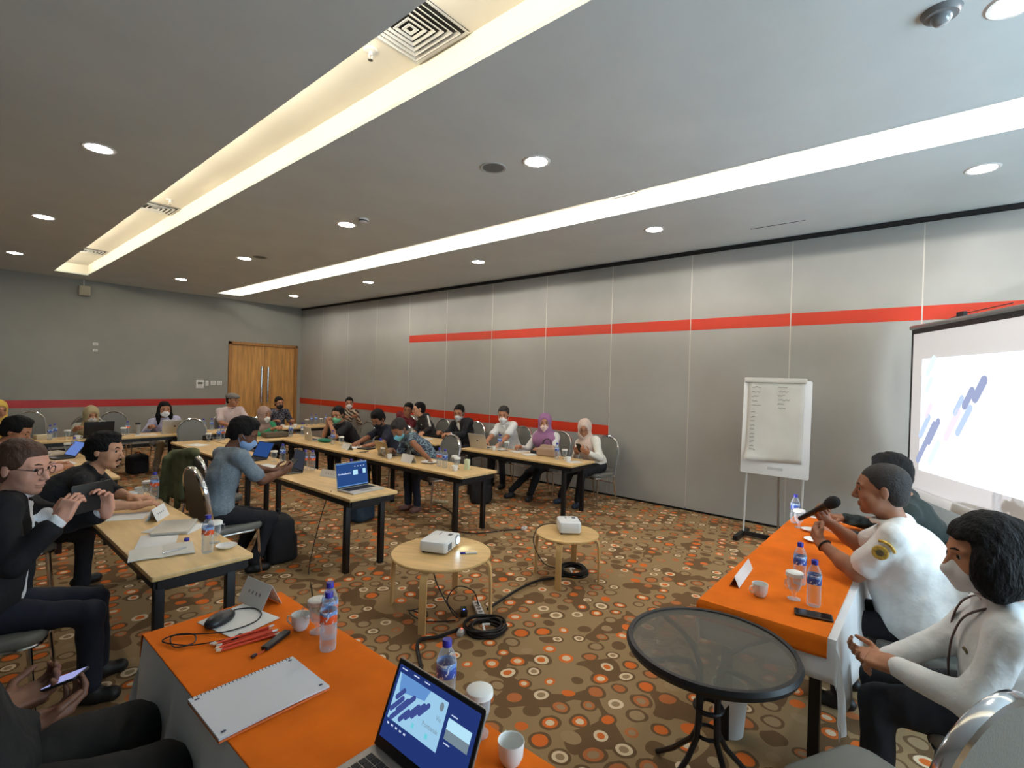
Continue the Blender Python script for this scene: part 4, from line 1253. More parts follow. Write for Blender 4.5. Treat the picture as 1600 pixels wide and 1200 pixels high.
    sm = shirt if not isinstance(shirt, tuple) else mat('shirt_%d_%d_%d' % shirt, shirt, 0.8, var=0.03, vscale=10, bump=0.9, bscale=13)
    if shirt is not None:
        f = Field(); torso(f, 0.010 if jacket is None else 0.0); sleeves(f, sleeve if jacket is None else None, 0.008)
        if jacket is not None: sleeves(f, 'long', 0.006)
        f.ell(NB + u2 * 0.055 + f2 * 0.012, (0.064, 0.066, 0.08), R2, 0.012, 's')
        if collar:
            f.tor(NB + u2 * 0.010 + f2 * 0.006, unit(u2 - f2 * 0.35), 0.069 * (1 + fat * 1.6), 0.0145, 0.008)
            for q in (1, -1):
                c0 = NB + f2 * (0.080 + fat * 0.1) + l2 * 0.020 * q - u2 * 0.010
                f.cap(c0, c0 + f2 * 0.014 + l2 * 0.032 * q - u2 * 0.055, 0.015, 0.011, 0.008)
        link('shirt', np_mesh('shirt', [f.mesh(rs)], sm, 0.0065, 1.5, 5), root)
    if jacket is not None:
        jm = jacket if not isinstance(jacket, tuple) else mat('jacket_%d_%d_%d' % jacket, jacket, 0.85, var=0.05, vscale=12, bump=0.4, bscale=16)
        f = Field(); torso(f, 0.031); sleeves(f, 'jacket', 0.018)
        f.ell(NB + u2 * 0.05 + f2 * 0.02, (0.078, 0.075, 0.085), R2, 0.012, 's')
        f.cap(NB + f2 * 0.13, W + u2 * 0.02 + f2 * 0.20, 0.062 + 0.03 * (vcut - 1), 0.030 + 0.05 * (vcut - 1), 0.01, 's')
        f.cap(W + u2 * 0.02 + f2 * 0.20, P + f1 * 0.20 + u1 * 0.05, 0.026 + 0.05 * (vcut - 1), 0.06 + 0.05 * (vcut - 1), 0.01, 's')
        link('jacket', np_mesh('jacket', [f.mesh(rs)], jm, 0.0070, 1.5, 6), root)
    if legs:
        tm = trouser_mat or mat('trousers_%d_%d_%d' % trousers, trousers, 0.85, var=0.05, vscale=14, bump=0.1, bscale=60)
        f = Field()
        f.ell(P + u1 * -0.005 + f1 * 0.01, (0.114 * s + fat * 0.4, 0.160 * s + fat * 0.5, 0.090 * s), R1, 0.05)
        for sd in (1, -1):
            f.cap(HIP[sd], KN[sd], 0.086 * s * (1 + fat * 0.6) * thick, 0.064 * s * thick, 0.03); f.cap(KN[sd], AN[sd] + V3(0, 0, 0.03), 0.062 * s * thick, 0.050 * s * thick, 0.025)
        link('trousers', np_mesh('trousers', [f.mesh(rs + 0.002)], tm, 0.0065, 1.4, 9), root)
        sm2 = mat('shoes_%d_%d_%d' % shoes, shoes, 0.5)
        for sd in (1, -1):
            f = Field(); a = AN[sd]; out = V3(0.97, 0.22 * sd, 0)
            dz = V3(0, 0, -a[2] + 0.035)
            f.cap(a + dz * 1.0 - out * 0.045, a + dz + out * 0.10 + V3(0, 0, 0.0), 0.036, 0.038, 0.02); f.cap(a + V3(0, 0, 0.01), a + dz + out * 0.02, 0.036, 0.038, 0.03)
            f.box(a + V3(0, 0, -a[2] - 0.05), (0.4, 0.4, 0.045), None, 0.004, 0.004, 's')
            link(shoe_kind, np_mesh('shoe', [f.mesh(0.009)], sm2), root)
    INFO = dict(H=H, hf=hf, hl=hlv, hu=hu, NB=NB, S=S, A=A, f2=f2, l2=l2, u2=u2, W=W, P=P, R2=R2, KN=KN, loc=loc, root=root, cy=cy, sy=sy, LU=LU)
    return root, INFO

# ================================================================== WHO SITS WHERE
def pattern_mat(name, a, b, c, scale, kind='batik'):
    if name in MATS: return MATS[name]
    m = bpy.data.materials.new(name); m.use_nodes = True; g = NG(m); N, L = g.N, g.L
    bs = N['Principled BSDF']; bs.inputs['Roughness'].default_value = 0.8
    tc = N.new('ShaderNodeTexCoord')
    if kind == 'batik':
        n = N.new('ShaderNodeTexNoise'); n.inputs['Scale'].default_value = scale; n.inputs['Distortion'].default_value = 2.2; n.inputs['Detail'].default_value = 1
        L.new(tc.outputs['Object'], n.inputs['Vector'])
        v = N.new('ShaderNodeTexVoronoi'); v.inputs['Scale'].default_value = scale * 2.6; L.new(tc.outputs['Object'], v.inputs['Vector'])
        f1 = g.m('MULTIPLY', g.gt(n.outputs['Fac'], 0.47), g.lt(n.outputs['Fac'], 0.55)); f2 = g.m('MULTIPLY', g.lt(v.outputs['Distance'], 0.22), g.gt(n.outputs['Fac'], 0.5))
        col = g.mix(f2, g.mix(f1, lin(a), lin(b)), lin(c))
    else:
        w = N.new('ShaderNodeTexWave'); w.inputs['Scale'].default_value = scale; w.inputs['Distortion'].default_value = 3.0; w.inputs['Detail Scale'].default_value = 1.4
        w.bands_direction = 'DIAGONAL'; L.new(tc.outputs['Object'], w.inputs['Vector'])
        col = g.mix(g.gt(w.outputs['Fac'], 0.52), lin(a), lin(b))
    L.new(col, bs.inputs['Base Color']); MATS[name] = m
    return m
WHITE_S = (228, 228, 226)
GREYHAIR = mat('greying_hair', (40, 35, 33), 0.7, bump=0.5, bscale=120)
BROWNHAIR = mat('brown_hair', (74, 48, 34), 0.6, bump=0.5, bscale=100, stretch=(1, 1, 0.4))
def seated(label, chair_label, xy, yaw, head, heading, chairoff=(0.05, 0.0), **k):
    """person on a banquet chair; heading is where the face points"""
    if chair_label:
        c, s = math.cos(math.radians(yaw)), math.sin(math.radians(yaw))
        chair(xy[0] + c * chairoff[0] - s * chairoff[1], xy[1] + s * chairoff[0] + c * chairoff[1], yaw, chair_label)
    k['hyaw'] = heading - yaw
    return person(label, xy, yaw, head, **k)

def badge(root, pos, nrm, r, m, name='badge', th=0.003):
    n = Vector([float(v) for v in nrm]).normalized()
    M_ = Matrix.Translation(Vector([float(v) for v in pos])) @ n.to_track_quat('Z', 'Y').to_matrix().to_4x4()
    return MB().lathe([(0, -th), (r, -th), (r, 0.0), (r * 0.9, th), (0, th)], 18, M_).build(name, m, root)

# ---- head table
p21, I = seated('person in a white uniform shirt speaking into a black microphone at the head table', 'grey banquet chair under the speaker with the microphone', (3.50, -0.06), 90, (3.52, 0.225, 1.235), 97,
    hpitch=5, sw=1.15, fat=0.10, hs=1.18, skin='brown', res=0.6, shirt=WHITE_S, sleeve='short', trousers=(26, 26, 34), hair='buzz', haircol=GREYHAIR,
    hr=(3.74, 0.52, 0.965), hl=(3.46, 0.50, 0.885), hdr=(-0.35, 0.35, 0.65), hdl=(0.62, 0.45, 0.45), nr=(-0.45, -0.75, 0.1), nl=(0.7, -0.35, 0.3), cr=(70, 62), cl=(30, 45), tr_=0.9, pl=(-0.2, 0.4, -1), pr=(-0.2, -0.4, -1))
GOLD = mat('emblem_gold', (176, 142, 58), 0.6, var=0.25, vscale=60); DKB = mat('emblem_dark', (92, 82, 52), 0.6)
S1, el1 = I['S'][1], I['A'][1][0]; ad = unit(el1 - S1)
sd_ = unit(np.cross(ad, np.cross(I['l2'], ad)))
bp0 = S1 + ad * 0.085 + sd_ * 0.083
e = badge(p21, bp0, sd_, 0.038, GOLD, 'sleeve_emblem', 0.004); badge(e, bp0 + sd_ * 0.004, sd_, 0.018, DKB, 'emblem_centre', 0.0025)
q = np.cross(sd_, ad); arc = [tuple(S1 + ad * (0.085 - 0.062 * math.cos(t)) + q * 0.062 * math.sin(t) + sd_ * (0.083 - 0.02 * abs(t) ** 2 * 0.3)) for t in np.linspace(-0.75, 0.75, 9)]
MB().tube(arc, 0.0085, 6).build('sleeve_arc_patch', GOLD, p21)
el, wr, fd = I['A'][1][0], I['A'][1][1], I['A'][1][2]
ax = unit(fd); wc = wr - fd * 0.03
ux = unit(np.cross(ax, V3(0, 0, 1))); uy = np.cross(ax, ux)
MB().tube([tuple(wc + ux * 0.034 * math.cos(t) + uy * 0.034 * math.sin(t)) for t in np.linspace(0, 2 * PI, 19)[:-1]], 0.009, 6, closed=True, flat=0.5).build('wristwatch', M_BLACK, p21)
seated('person in a dark green top hidden behind the speaker at the head table', 'grey banquet chair behind the speaker', (4.52, -0.10), 90, (4.42, 0.235, 1.205), 100, hpitch=12, sw=1.0, hs=1.12, skin='brown', shirt=(30, 40, 38), sleeve='long', hair='full',
    hr=(4.62, 0.52, 0.80), hl=(4.18, 0.50, 0.80), res=0.9)
p23, I = seated('person in a white long-sleeved uniform shirt and white mask with short black hair', 'grey banquet chair under the woman with the lanyard', (2.76, -0.28), 90, (2.70, -0.165, 1.165), 108, hpitch=10, sw=1.0, fat=0.035, hs=1.2, skin='tan', res=0.6, shirt=(224, 226, 226), sleeve='long',
    trousers=(30, 31, 36), hair='bob', mask=(232, 230, 228), thick=1.15, hl=(2.57, 0.10, 0.68), hr=(2.66, 0.13, 0.655), hdl=(0.3, 0.8, -0.1), hdr=(-0.25, 0.9, -0.05), nl=(0.4, 0, -0.9), nr=(-0.4, 0, 0.9), cl=(45, 40), cr=(35, 40), fl=(0.42, 0.18), fr=(0.44, -0.06))
NB, f2, l2, u2, W = I['NB'], I['f2'], I['l2'], I['u2'], I['W']
lan = MB()
for q in (1, -1):
    pts = [NB + l2 * 0.07 * q + u2 * 0.01 + f2 * 0.0, NB + l2 * 0.075 * q + f2 * 0.105 - u2 * 0.03, NB + l2 * 0.062 * q + f2 * 0.168 - u2 * 0.12, NB + l2 * 0.038 * q + f2 * 0.205 - u2 * 0.23, NB + f2 * 0.225 - u2 * 0.33]
    lan.tube(smooth([tuple(v + f2 * 0.012 * min(1, i)) for i, v in enumerate(pts)], 5), 0.010, 6, flat=0.4)
lan.build('lanyard', mat('lanyard_brown', (84, 62, 58), 0.7), p23)
MB().rbox((0, 0, 0), (0.05, 0.006, 0.07), 0.003, Matrix.Translation(Vector([float(v) for v in NB + f2 * 0.238 - u2 * 0.38])) @ Matrix.Rotation(PI / 2, 4, 'Z')).build('name_tag', M_WHITE, p23)
badge(p23, NB + f2 * 0.155 + l2 * 0.095 - u2 * 0.165, f2 + l2 * 0.4, 0.016, mat('pin_bronze', (120, 104, 74), 0.4, metal=0.6), 'badge_pin')
MB().tube([tuple(I['A'][1][1] - I['A'][1][2] * 0.012 + V3(0.030 * math.cos(t), 0.0, 0.030 * math.sin(t))) for t in np.linspace(0, 2 * PI, 15)[:-1]], 0.004, 6, closed=True).build('bracelet', mat('gold_band', (206, 170, 96), 0.3, metal=0.8), p23)

# ---- secretary beside the camera and the men at the nearest wooden table
seated('person in dark trousers looking at a phone beside the secretary table', 'grey banquet chair under the person in dark trousers with a phone', (0.02, 2.00), 0, (-0.10, 2.00, 1.26), 10, hpitch=25, thick=1.5, s=1.08, sw=1.1, fat=0.08, skin='dark', res=0.8, shirt=(13, 14, 14), sleeve='long', trousers=(15, 16, 16), hair='short',
    hl=(0.16, 2.19, 0.735), hr=(0.22, 2.08, 0.70), hdl=(0.75, 0.2, 0.0), hdr=(0.9, 0.3, 0.0), nl=(0, -0.3, 0.9), nr=(0, 0.3, 0.9), cl=(35, 45), cr=(30, 40), fl=(0.56, 0.24), fr=(0.56, -0.24))
seated('person in a dark suit and white shirt holding up a tablet with both hands', 'grey banquet chair under the man in the dark suit', (0.20, 3.66), -18, (0.345, 3.70, 1.262), -46, hpitch=8, sw=1.1, fat=0.02, hs=1.16, skin='fair', res=0.6, shirt=(230, 232, 236), jacket=(15, 15, 19), vcut=1.9, trousers=(22, 26, 40), hair='short', haircol=BROWNHAIR, glasses=True,
    hr=(0.455, 3.37, 1.03), hl=(0.66, 3.50, 1.01), hdr=(0.35, 0.15, 0.75), hdl=(-0.1, -0.1, 0.9), nr=(0.55, 0.55, 0.1), nl=(-0.4, -0.5, 0.1), cr=(30, 42), cl=(30, 42), pr=(-0.1, -0.5, -1), pl=(-0.1, 0.5, -1), fl=(0.45, 0.16), fr=(0.45, -0.10))
seated('person with dark hair and a moustache leaning over the table in a dark shirt', 'grey banquet chair under the man with the moustache', (0.42, 5.30), -8, (0.955, 5.10, 1.135), -42, hpitch=4, hroll=-4, sw=1.1, hs=1.16, skin='light', res=0.6, shirt=(18, 19, 23), sleeve='elbow', trousers=(26, 27, 32), hair='full', tash=True, beard=True,
    hr=(1.06, 4.62, 0.765), hl=(1.10, 4.90, 0.765), hdr=(0.9, -0.1, 0.1), hdl=(0.9, -0.3, 0.0), pr=(-0.3, -0.8, -0.5), pl=(-0.3, 0.8, -0.5), cr=(25, 35), cl=(25, 30), nr=(0, 0, -1), nl=(0, 0, -1), spine_bend=0.06, sleeve_loose=0.5)
seated('person in a pink top with black hair behind the man in the dark suit', 'grey banquet chair under the person in the pink top', (0.36, 6.95), 0, (0.60, 6.98, 1.155), -30, hpitch=24, hs=1.1, skin='tan', shirt=(206, 164, 154), sleeve='long', hair='full', hl=(0.92, 7.12, 0.77), hr=(0.92, 6.86, 0.77))
seated('person in a mustard yellow headscarf at the far left table', 'grey banquet chair under the woman in the yellow headscarf', (0.52, 10.15), -40, (0.66, 9.95, 1.185), -70, hs=1.12, skin='tan', shirt=(196, 172, 96), sleeve='long', hijab=(206, 172, 80), drape_w=0.6)
# ---- back row
seated('person in a beige headscarf behind an open black laptop', 'grey banquet chair under the woman in the beige headscarf', (1.84, 10.98), -92, (1.815, 10.80, 1.025), -85, hpitch=16, hs=1.15, skin='tan', shirt=(176, 176, 164), sleeve='long', hijab=(176, 160, 122), mask=(206, 200, 190), hl=(1.98, 10.62, 0.79), hr=(1.58, 10.60, 0.79))
seated('person with long black hair, white mask and lavender shirt behind a silver laptop', 'grey banquet chair under the long-haired woman', (2.94, 11.0), -95, (2.86, 10.80, 1.085), -92, hpitch=8, hs=1.12, skin='tan', shirt=(186, 184, 208), sleeve='long', hair='long', mask=(236, 236, 236), trousers=(186, 172, 146), shoes=(170, 150, 130), hl=(3.08, 10.60, 0.78), hr=(2.58, 10.58, 0.78), fl=(0.36, 0.08), fr=(0.38, -0.20))
seated('person in a grey flat cap and pale pink short-sleeved shirt near the door', 'grey banquet chair under the man in the flat cap', (4.05, 11.02), -90, (4.04, 10.85, 1.24), -58, hpitch=6, sw=1.12, fat=0.03, hs=1.12, skin='tan', shirt=(208, 190, 188), sleeve='short', cap=(120, 114, 108), hair='buzz', glasses=True, hl=(4.22, 10.48, 0.77), hr=(3.84, 10.48, 0.77))
seated('person in a green top with a mauve headscarf and white mask', 'grey banquet chair under the woman in green', (3.92, 9.32), -90, (3.93, 9.12, 1.065), -75, hpitch=10, hs=1.14, skin='tan', shirt=(46, 142, 96), sleeve='long', hijab=(158, 132, 122), mask=(232, 226, 218), hl=(4.08, 8.82, 0.82), hr=(3.92, 8.80, 0.82))
seated('person in a dark batik shirt and black mask in front of the wooden door', 'grey banquet chair under the man in the black mask', (5.24, 11.5), -90, (5.20, 11.32, 1.135), -92, hpitch=6, hs=1.12, skin='tan', shirt=pattern_mat('batik_dark', (44, 44, 58), (128, 128, 140), (84, 74, 76), 9), sleeve='short', hair='short', mask=(30, 30, 34), hl=(5.42, 11.15, 0.74), hr=(5.02, 11.15, 0.74))
seated('person in a brown and cream striped blouse and white mask by the red stripe', 'grey banquet chair under the woman in the striped blouse', (6.62, 10.98), -110, (6.60, 10.72, 1.14), -122, hpitch=6, hs=1.1, skin='tan', shirt=pattern_mat('zebra_blouse', (214, 194, 166), (78, 60, 50), None, 6.0, 'wave'), sleeve='long', hair='tied', mask=(236, 234, 232), hl=(6.72, 10.6, 0.8), hr=(6.4, 10.62, 0.8))
# ---- inner right row, facing the middle
seated('person in a blue-grey shirt and blue mask looking down at a phone', 'grey banquet chair under the man in the blue-grey shirt', (1.66, 4.80), 2, (1.885, 4.79, 1.245), -28, chairoff=(0.12, 0.0), hpitch=26, sw=1.08, hs=1.14, skin='dark', res=0.7, shirt=pattern_mat('blue_grey_linen', (112, 126, 138), (132, 146, 156), (96, 110, 124), 30), sleeve='short', trousers=(26, 26, 32), hair='full', mask=(142, 172, 214),
    hr=(2.20, 4.70, 0.865), hl=(2.26, 4.98, 0.83), hdr=(0.85, 0.15, 0.25), hdl=(0.85, -0.2, 0.15), nr=(0, 0.7, 0.5), nl=(0, -0.6, 0.6), cr=(35, 45), cl=(35, 45), fl=(0.26, 0.12), fr=(0.28, -0.16))
seated('person in a black shirt and green mask with hands clasped in front of the face', 'grey banquet chair under the man with clasped hands', (4.98, 7.80), 180, (4.60, 7.82, 1.125), 205, hpitch=12, hs=1.14, skin='tan', shirt=(34, 34, 38), sleeve='short', hair='short', mask=(120, 196, 158), glasses=True,
    hl=(4.455, 7.80, 0.965), hr=(4.455, 7.88, 0.965), hdl=(-0.1, 0.25, 0.9), hdr=(-0.1, -0.25, 0.9), nl=(0, 1, 0), nr=(0, -1, 0), cl=(40, 50), cr=(40, 50), pl=(0.6, 0.5, -1), pr=(0.6, -0.5, -1))
seated('person in a navy shirt with a black mask writing at the inner table', 'grey banquet chair under the man in the navy shirt', (5.02, 6.78), 180, (4.72, 6.82, 1.115), 200, hpitch=34, hs=1.14, skin='brown', shirt=(34, 36, 50), sleeve='short', hair='full', mask=(30, 28, 30), hl=(4.40, 6.56, 0.75), hr=(4.36, 6.84, 0.75))
seated('person in a teal batik shirt and pale blue mask bowing low over a laptop', 'grey banquet chair under the man in the teal batik shirt', (4.70, 5.33), 176, (4.22, 5.60, 1.085), 190, hpitch=40, hs=1.14, skin='brown', shirt=pattern_mat('batik_teal', (52, 60, 78), (122, 146, 156), (92, 116, 128), 7), sleeve='short', hair='short', haircol=GREYHAIR, mask=(128, 206, 226), trousers=(40, 46, 60), shoes=(126, 88, 80),
    hl=(4.30, 5.10, 0.76), hr=(4.22, 5.72, 0.76), pl=(0.3, 0.9, -0.4), spine_bend=0.06, fl=(0.40, 0.10), fr=(0.44, -0.06), shoe_kind='sandal')
# ---- row along the partition wall
seated('person in a maroon top leaning towards the man in the black tracksuit', 'grey banquet chair under the man in maroon', (6.46, 8.50), 190, (6.30, 8.08, 1.145), 215, hpitch=10, hroll=-8, hs=1.12, skin='brown', shirt=(112, 36, 44), sleeve='short', hair='short', hl=(6.05, 8.25, 0.76), hr=(6.12, 8.55, 0.76))
p15, I = seated('person in a black tracksuit top with white sleeve stripe whispering to a neighbour', 'grey banquet chair under the man in the black tracksuit', (6.50, 7.50), 176, (6.36, 7.82, 1.168), 150, hpitch=4, hroll=6, hs=1.14, skin='light', shirt=(34, 32, 34), sleeve='long', hair='short', glasses=True, hl=(6.08, 7.34, 0.76), hr=(6.08, 7.62, 0.76))
S1, e1 = I['S'][1], I['A'][1][0]; ad = unit(e1 - S1); so = unit(np.cross(ad, np.cross(I['l2'], ad)))
MB().tube([tuple(S1 + ad * t + so * 0.064) for t in np.linspace(0.0, 0.26, 6)], 0.022, 6, flat=0.3).build('sleeve_stripe', mat('white_stripe', (206, 202, 194), 0.8), p15)
badge(p15, I['NB'] + I['f2'] * 0.128 + I['l2'] * 0.06 - I['u2'] * 0.13, I['f2'], 0.014, M_WHITE, 'chest_mark')
seated('person in a black cardigan over a white shirt with a white mask', 'grey banquet chair under the man in the black cardigan', (6.62, 6.66), 184, (6.43, 6.74, 1.168), 205, hpitch=14, sw=1.08, hs=1.14, skin='tan', shirt=(216, 214, 212), jacket=(26, 26, 30), hair='short', mask=(226, 226, 226), glasses=True, hl=(6.10, 6.62, 0.80), hr=(6.12, 6.88, 0.80))
p18, I = seated('person in a white short-sleeved shirt and white mask with a laptop', 'grey banquet chair under the man in the white shirt and mask', (6.64, 5.56), 180, (6.43, 5.64, 1.205), 208, hpitch=14, sw=1.08, hs=1.14, skin='tan', shirt=(232, 232, 230), sleeve='short', hair='short', haircol=GREYHAIR, mask=(238, 238, 238), hl=(6.05, 5.38, 0.75), hr=(6.02, 5.66, 0.75))
for q in (1, -1):
    MB().box((0, 0, 0), (0.09 if q > 0 else 0.05, 0.004, 0.018), Matrix.Translation(Vector([float(v) for v in I['NB'] + I['f2'] * 0.128 + I['l2'] * 0.075 * q - I['u2'] * 0.155])) @ Matrix.Rotation(PI / 2 - 0.35 * q, 4, 'Z')).build('chest_tag', M_BLACK, p18, False)
seated('person in a purple headscarf and pale pink mask behind the handbag', 'grey banquet chair under the woman in the purple headscarf', (6.52, 4.66), 180, (6.30, 4.66, 1.15), 212, hpitch=6, hs=1.16, skin='tan', shirt=(226, 224, 220), sleeve='long', hijab=(150, 106, 146), drape_w=1.0, mask=(232, 208, 200), trousers=(24, 24, 28), shoes=(36, 36, 40), hl=(6.02, 4.50, 0.76), hr=(6.03, 4.92, 0.76), fl=(0.62, 0.06), fr=(0.70, -0.26))
seated('person in a cream headscarf and glasses holding a phone at the table end', 'grey banquet chair under the woman in the cream headscarf', (6.58, 3.86), 172, (6.38, 3.98, 1.105), 205, hpitch=16, hs=1.14, skin='tan', shirt=(230, 228, 218), sleeve='long', hijab=pattern_mat('cream_scarf', (214, 190, 176), (222, 204, 190), (202, 172, 160), 14), glasses=True, trousers=(24, 24, 30), shoes=(48, 60, 84), hl=(6.10, 3.74, 0.80), hr=(6.12, 3.94, 0.78), nl=(0, 0.4, 0.7), nr=(0, -0.4, 0.7), fl=(0.50, 0.06), fr=(0.50, -0.26))

# ================================================================== THINGS ON THE TABLES
ZT = TZ + 0.0005        # wooden tables
ZO = HT + 0.0145        # orange cloths
M_PET = clear_mat('pet_plastic', (240, 245, 250), 0.06, 0.62)
M_GLASS = clear_mat('drinking_glass', (246, 248, 248), 0.04, 0.65)
M_CAP = mat('bottle_cap', (52, 48, 158), 0.4)
M_CERA = mat('white_ceramic', (232, 232, 228), 0.25)
M_LID = mat('paper_lid', (236, 234, 228), 0.8)
def label_mat(name, a, b):
    if name in MATS: return MATS[name]
    m = bpy.data.materials.new(name); m.use_nodes = True; g = NG(m); N, L = g.N, g.L
    bs = N['Principled BSDF']; bs.inputs['Roughness'].default_value = 0.35
    tc = N.new('ShaderNodeTexCoord'); sp = N.new('ShaderNodeSeparateXYZ'); L.new(tc.outputs['Object'], sp.inputs[0])
    n = N.new('ShaderNodeTexNoise'); n.inputs['Scale'].default_value = 38; n.inputs['Distortion'].default_value = 1.2; L.new(tc.outputs['Object'], n.inputs['Vector'])
    hgt = g.m('ADD', sp.outputs[2], g.m('MULTIPLY', g.m('SUBTRACT', n.outputs['Fac'], 0.5), 0.045))
    col = g.mix(g.gt(hgt, 0.142), lin(a), lin(b))
    col = g.mix(g.gt(n.outputs['Fac'], 0.60), col, lin((222, 226, 236)))
    L.new(col, bs.inputs['Base Color']); MATS[name] = m
    return m
ORL = label_mat('label_orange', (226, 92, 46), (112, 150, 206)); BLL = label_mat('label_blue', (64, 92, 176), (120, 158, 212))
def make_bottle(lab):
    def f():
        r = thing('water_bottle', '', 'bottle')
        pr = [(0.0, 0.004), (0.020, 0.0), (0.029, 0.003), (0.031, 0.012)]
        for i in range(9): pr.append((0.0318 - 0.0016 * (i % 2), 0.020 + i * 0.0095))
        pr += [(0.0322, 0.11), (0.0322, 0.156), (0.030, 0.170), (0.023, 0.188), (0.0145, 0.203), (0.013, 0.213), (0.0, 0.2135)]
        MB().lathe(pr, 20).build('body', M_PET, r)
        MB().lathe([(0.0326, 0.112), (0.0330, 0.113), (0.0330, 0.157), (0.0326, 0.158)], 20, ring=True).build('label', lab, r)
        MB().lathe([(0, 0.206), (0.0152, 0.206), (0.0155, 0.2265), (0.0145, 0.228), (0, 0.228)], 16).build('cap', M_CAP, r)
        return r
    return f
BOT = {'o': Proto(make_bottle(ORL)), 'b': Proto(make_bottle(BLL))}
def make_goblet():
    r = thing('lidded_glass', '', 'glass')
    MB().lathe([(0, 0.0), (0.030, 0.0), (0.031, 0.004), (0.010, 0.009), (0.007, 0.02), (0.010, 0.034), (0.026, 0.050), (0.033, 0.075), (0.036, 0.128), (0.034, 0.128), (0.031, 0.077), (0.022, 0.052), (0, 0.044)], 20).build('bowl', M_GLASS, r)
    MB().tube([(0.034, 0, 0.11), (0.058, 0, 0.105), (0.062, 0, 0.08), (0.050, 0, 0.062), (0.030, 0, 0.06)], 0.0045, 6).build('handle', M_GLASS, r)
    MB().lathe([(0, 0.139), (0.036, 0.139), (0.0405, 0.136), (0.0415, 0.120), (0.0395, 0.120), (0.0380, 0.132), (0, 0.134)][::-1], 20).build('lid', M_LID, r)
    return r
GOB = Proto(make_goblet)
def make_cup():
    r = thing('cup', '', 'cup')
    MB().lathe([(0, 0.0), (0.024, 0.0), (0.027, 0.004), (0.035, 0.022), (0.038, 0.062), (0.0375, 0.064), (0.035, 0.062), (0.032, 0.024), (0.022, 0.008), (0, 0.007)], 24).build('bowl', M_CERA, r)
    MB().tube([(0.036, 0, 0.052), (0.054, 0, 0.05), (0.058, 0, 0.034), (0.046, 0, 0.020), (0.032, 0, 0.018)], 0.0042, 6).build('handle', M_CERA, r)
    return r
CUP = Proto(make_cup)
def bottle(x, y, z, lab, where, rz=0.0): return BOT[lab].put((x, y, z), rz, 'water bottle with %s label %s' % ({'o': 'orange', 'b': 'blue'}[lab], where), 'water bottles')
def goblet(x, y, z, where, rz=0.0): return GOB.put((x, y, z), rz, 'lidded drinking glass ' + where, 'lidded glasses')
def cup(x, y, z, where, rz=0.0): return CUP.put((x, y, z), rz, 'white ceramic cup ' + where, 'white cups')
def saucer(x, y, z, label, R=0.075, m=None):
    r = thing('saucer', label, 'saucer', (x, y, z))
    MB().lathe([(0, 0.0), (R * 0.55, 0.0), (R * 0.62, 0.003), (R, 0.016), (R, 0.018), (R * 0.6, 0.007), (0, 0.006)], 24).build('dish', m or M_CERA, r)
    return r

def slab_thing(name, label, cat, loc, rz, w, d, h, m, r=0.003, corner=None, group=None):
    t = thing(name, label, cat, loc, rz, group)
    MB().rbox((0, 0, h / 2), (w, d, h), min(r, h * 0.45), corner=corner).build('body' if h > 0.004 else 'sheet', m, t)
    return t
M_SHEET = mat('white_sheet', (226, 226, 224), 0.85)
def paper(x, y, z, deg, label, w=0.21, d=0.297, m=None, h=0.002):
    return slab_thing('paper', label, 'paper', (x, y, z), math.radians(deg), w, d, h, m or M_SHEET, 0.0005, 0.002)
def tent_card(x, y, z, deg, label, w=0.22, h=0.085, d=0.07, lines=True):
    r = thing('tent_card', label, 'name card', (x, y, z), math.radians(deg))
    for sy in (-1, 1):
        vs = [(-w / 2, sy * d / 2, 0), (w / 2, sy * d / 2, 0), (w / 2, 0, h), (-w / 2, 0, h)]
        n = Vector((0, sy * h, d / 2)).normalized() * 0.0012
        vs += [tuple(Vector(v) - n) for v in vs]
        fs = [(0, 1, 2, 3), (7, 6, 5, 4), (0, 4, 5, 1), (1, 5, 6, 2), (2, 6, 7, 3), (3, 7, 4, 0)]
        if sy > 0: fs = [q[::-1] for q in fs]
        p = MB().add(vs, fs).build('card_face', M_SHEET, r, False)
        if lines:
            t = MB()
            for k in range(4):
                x0 = -w * 0.24 + k * w * 0.14; u0, u1 = 0.44, 0.56
                q = []
                for xx, uu in ((x0, u0), (x0 + w * 0.05, u0), (x0 + w * 0.05, u1), (x0, u1)):
                    q.append((xx, sy * (d / 2 * (1 - uu) + 0.001), h * uu + 0.0012))
                t.add(q, [(0, 1, 2, 3) if sy < 0 else (3, 2, 1, 0)])
            t.build('printed_name', mat('grey_print', (150, 150, 152), 0.8), p, False)
    return r

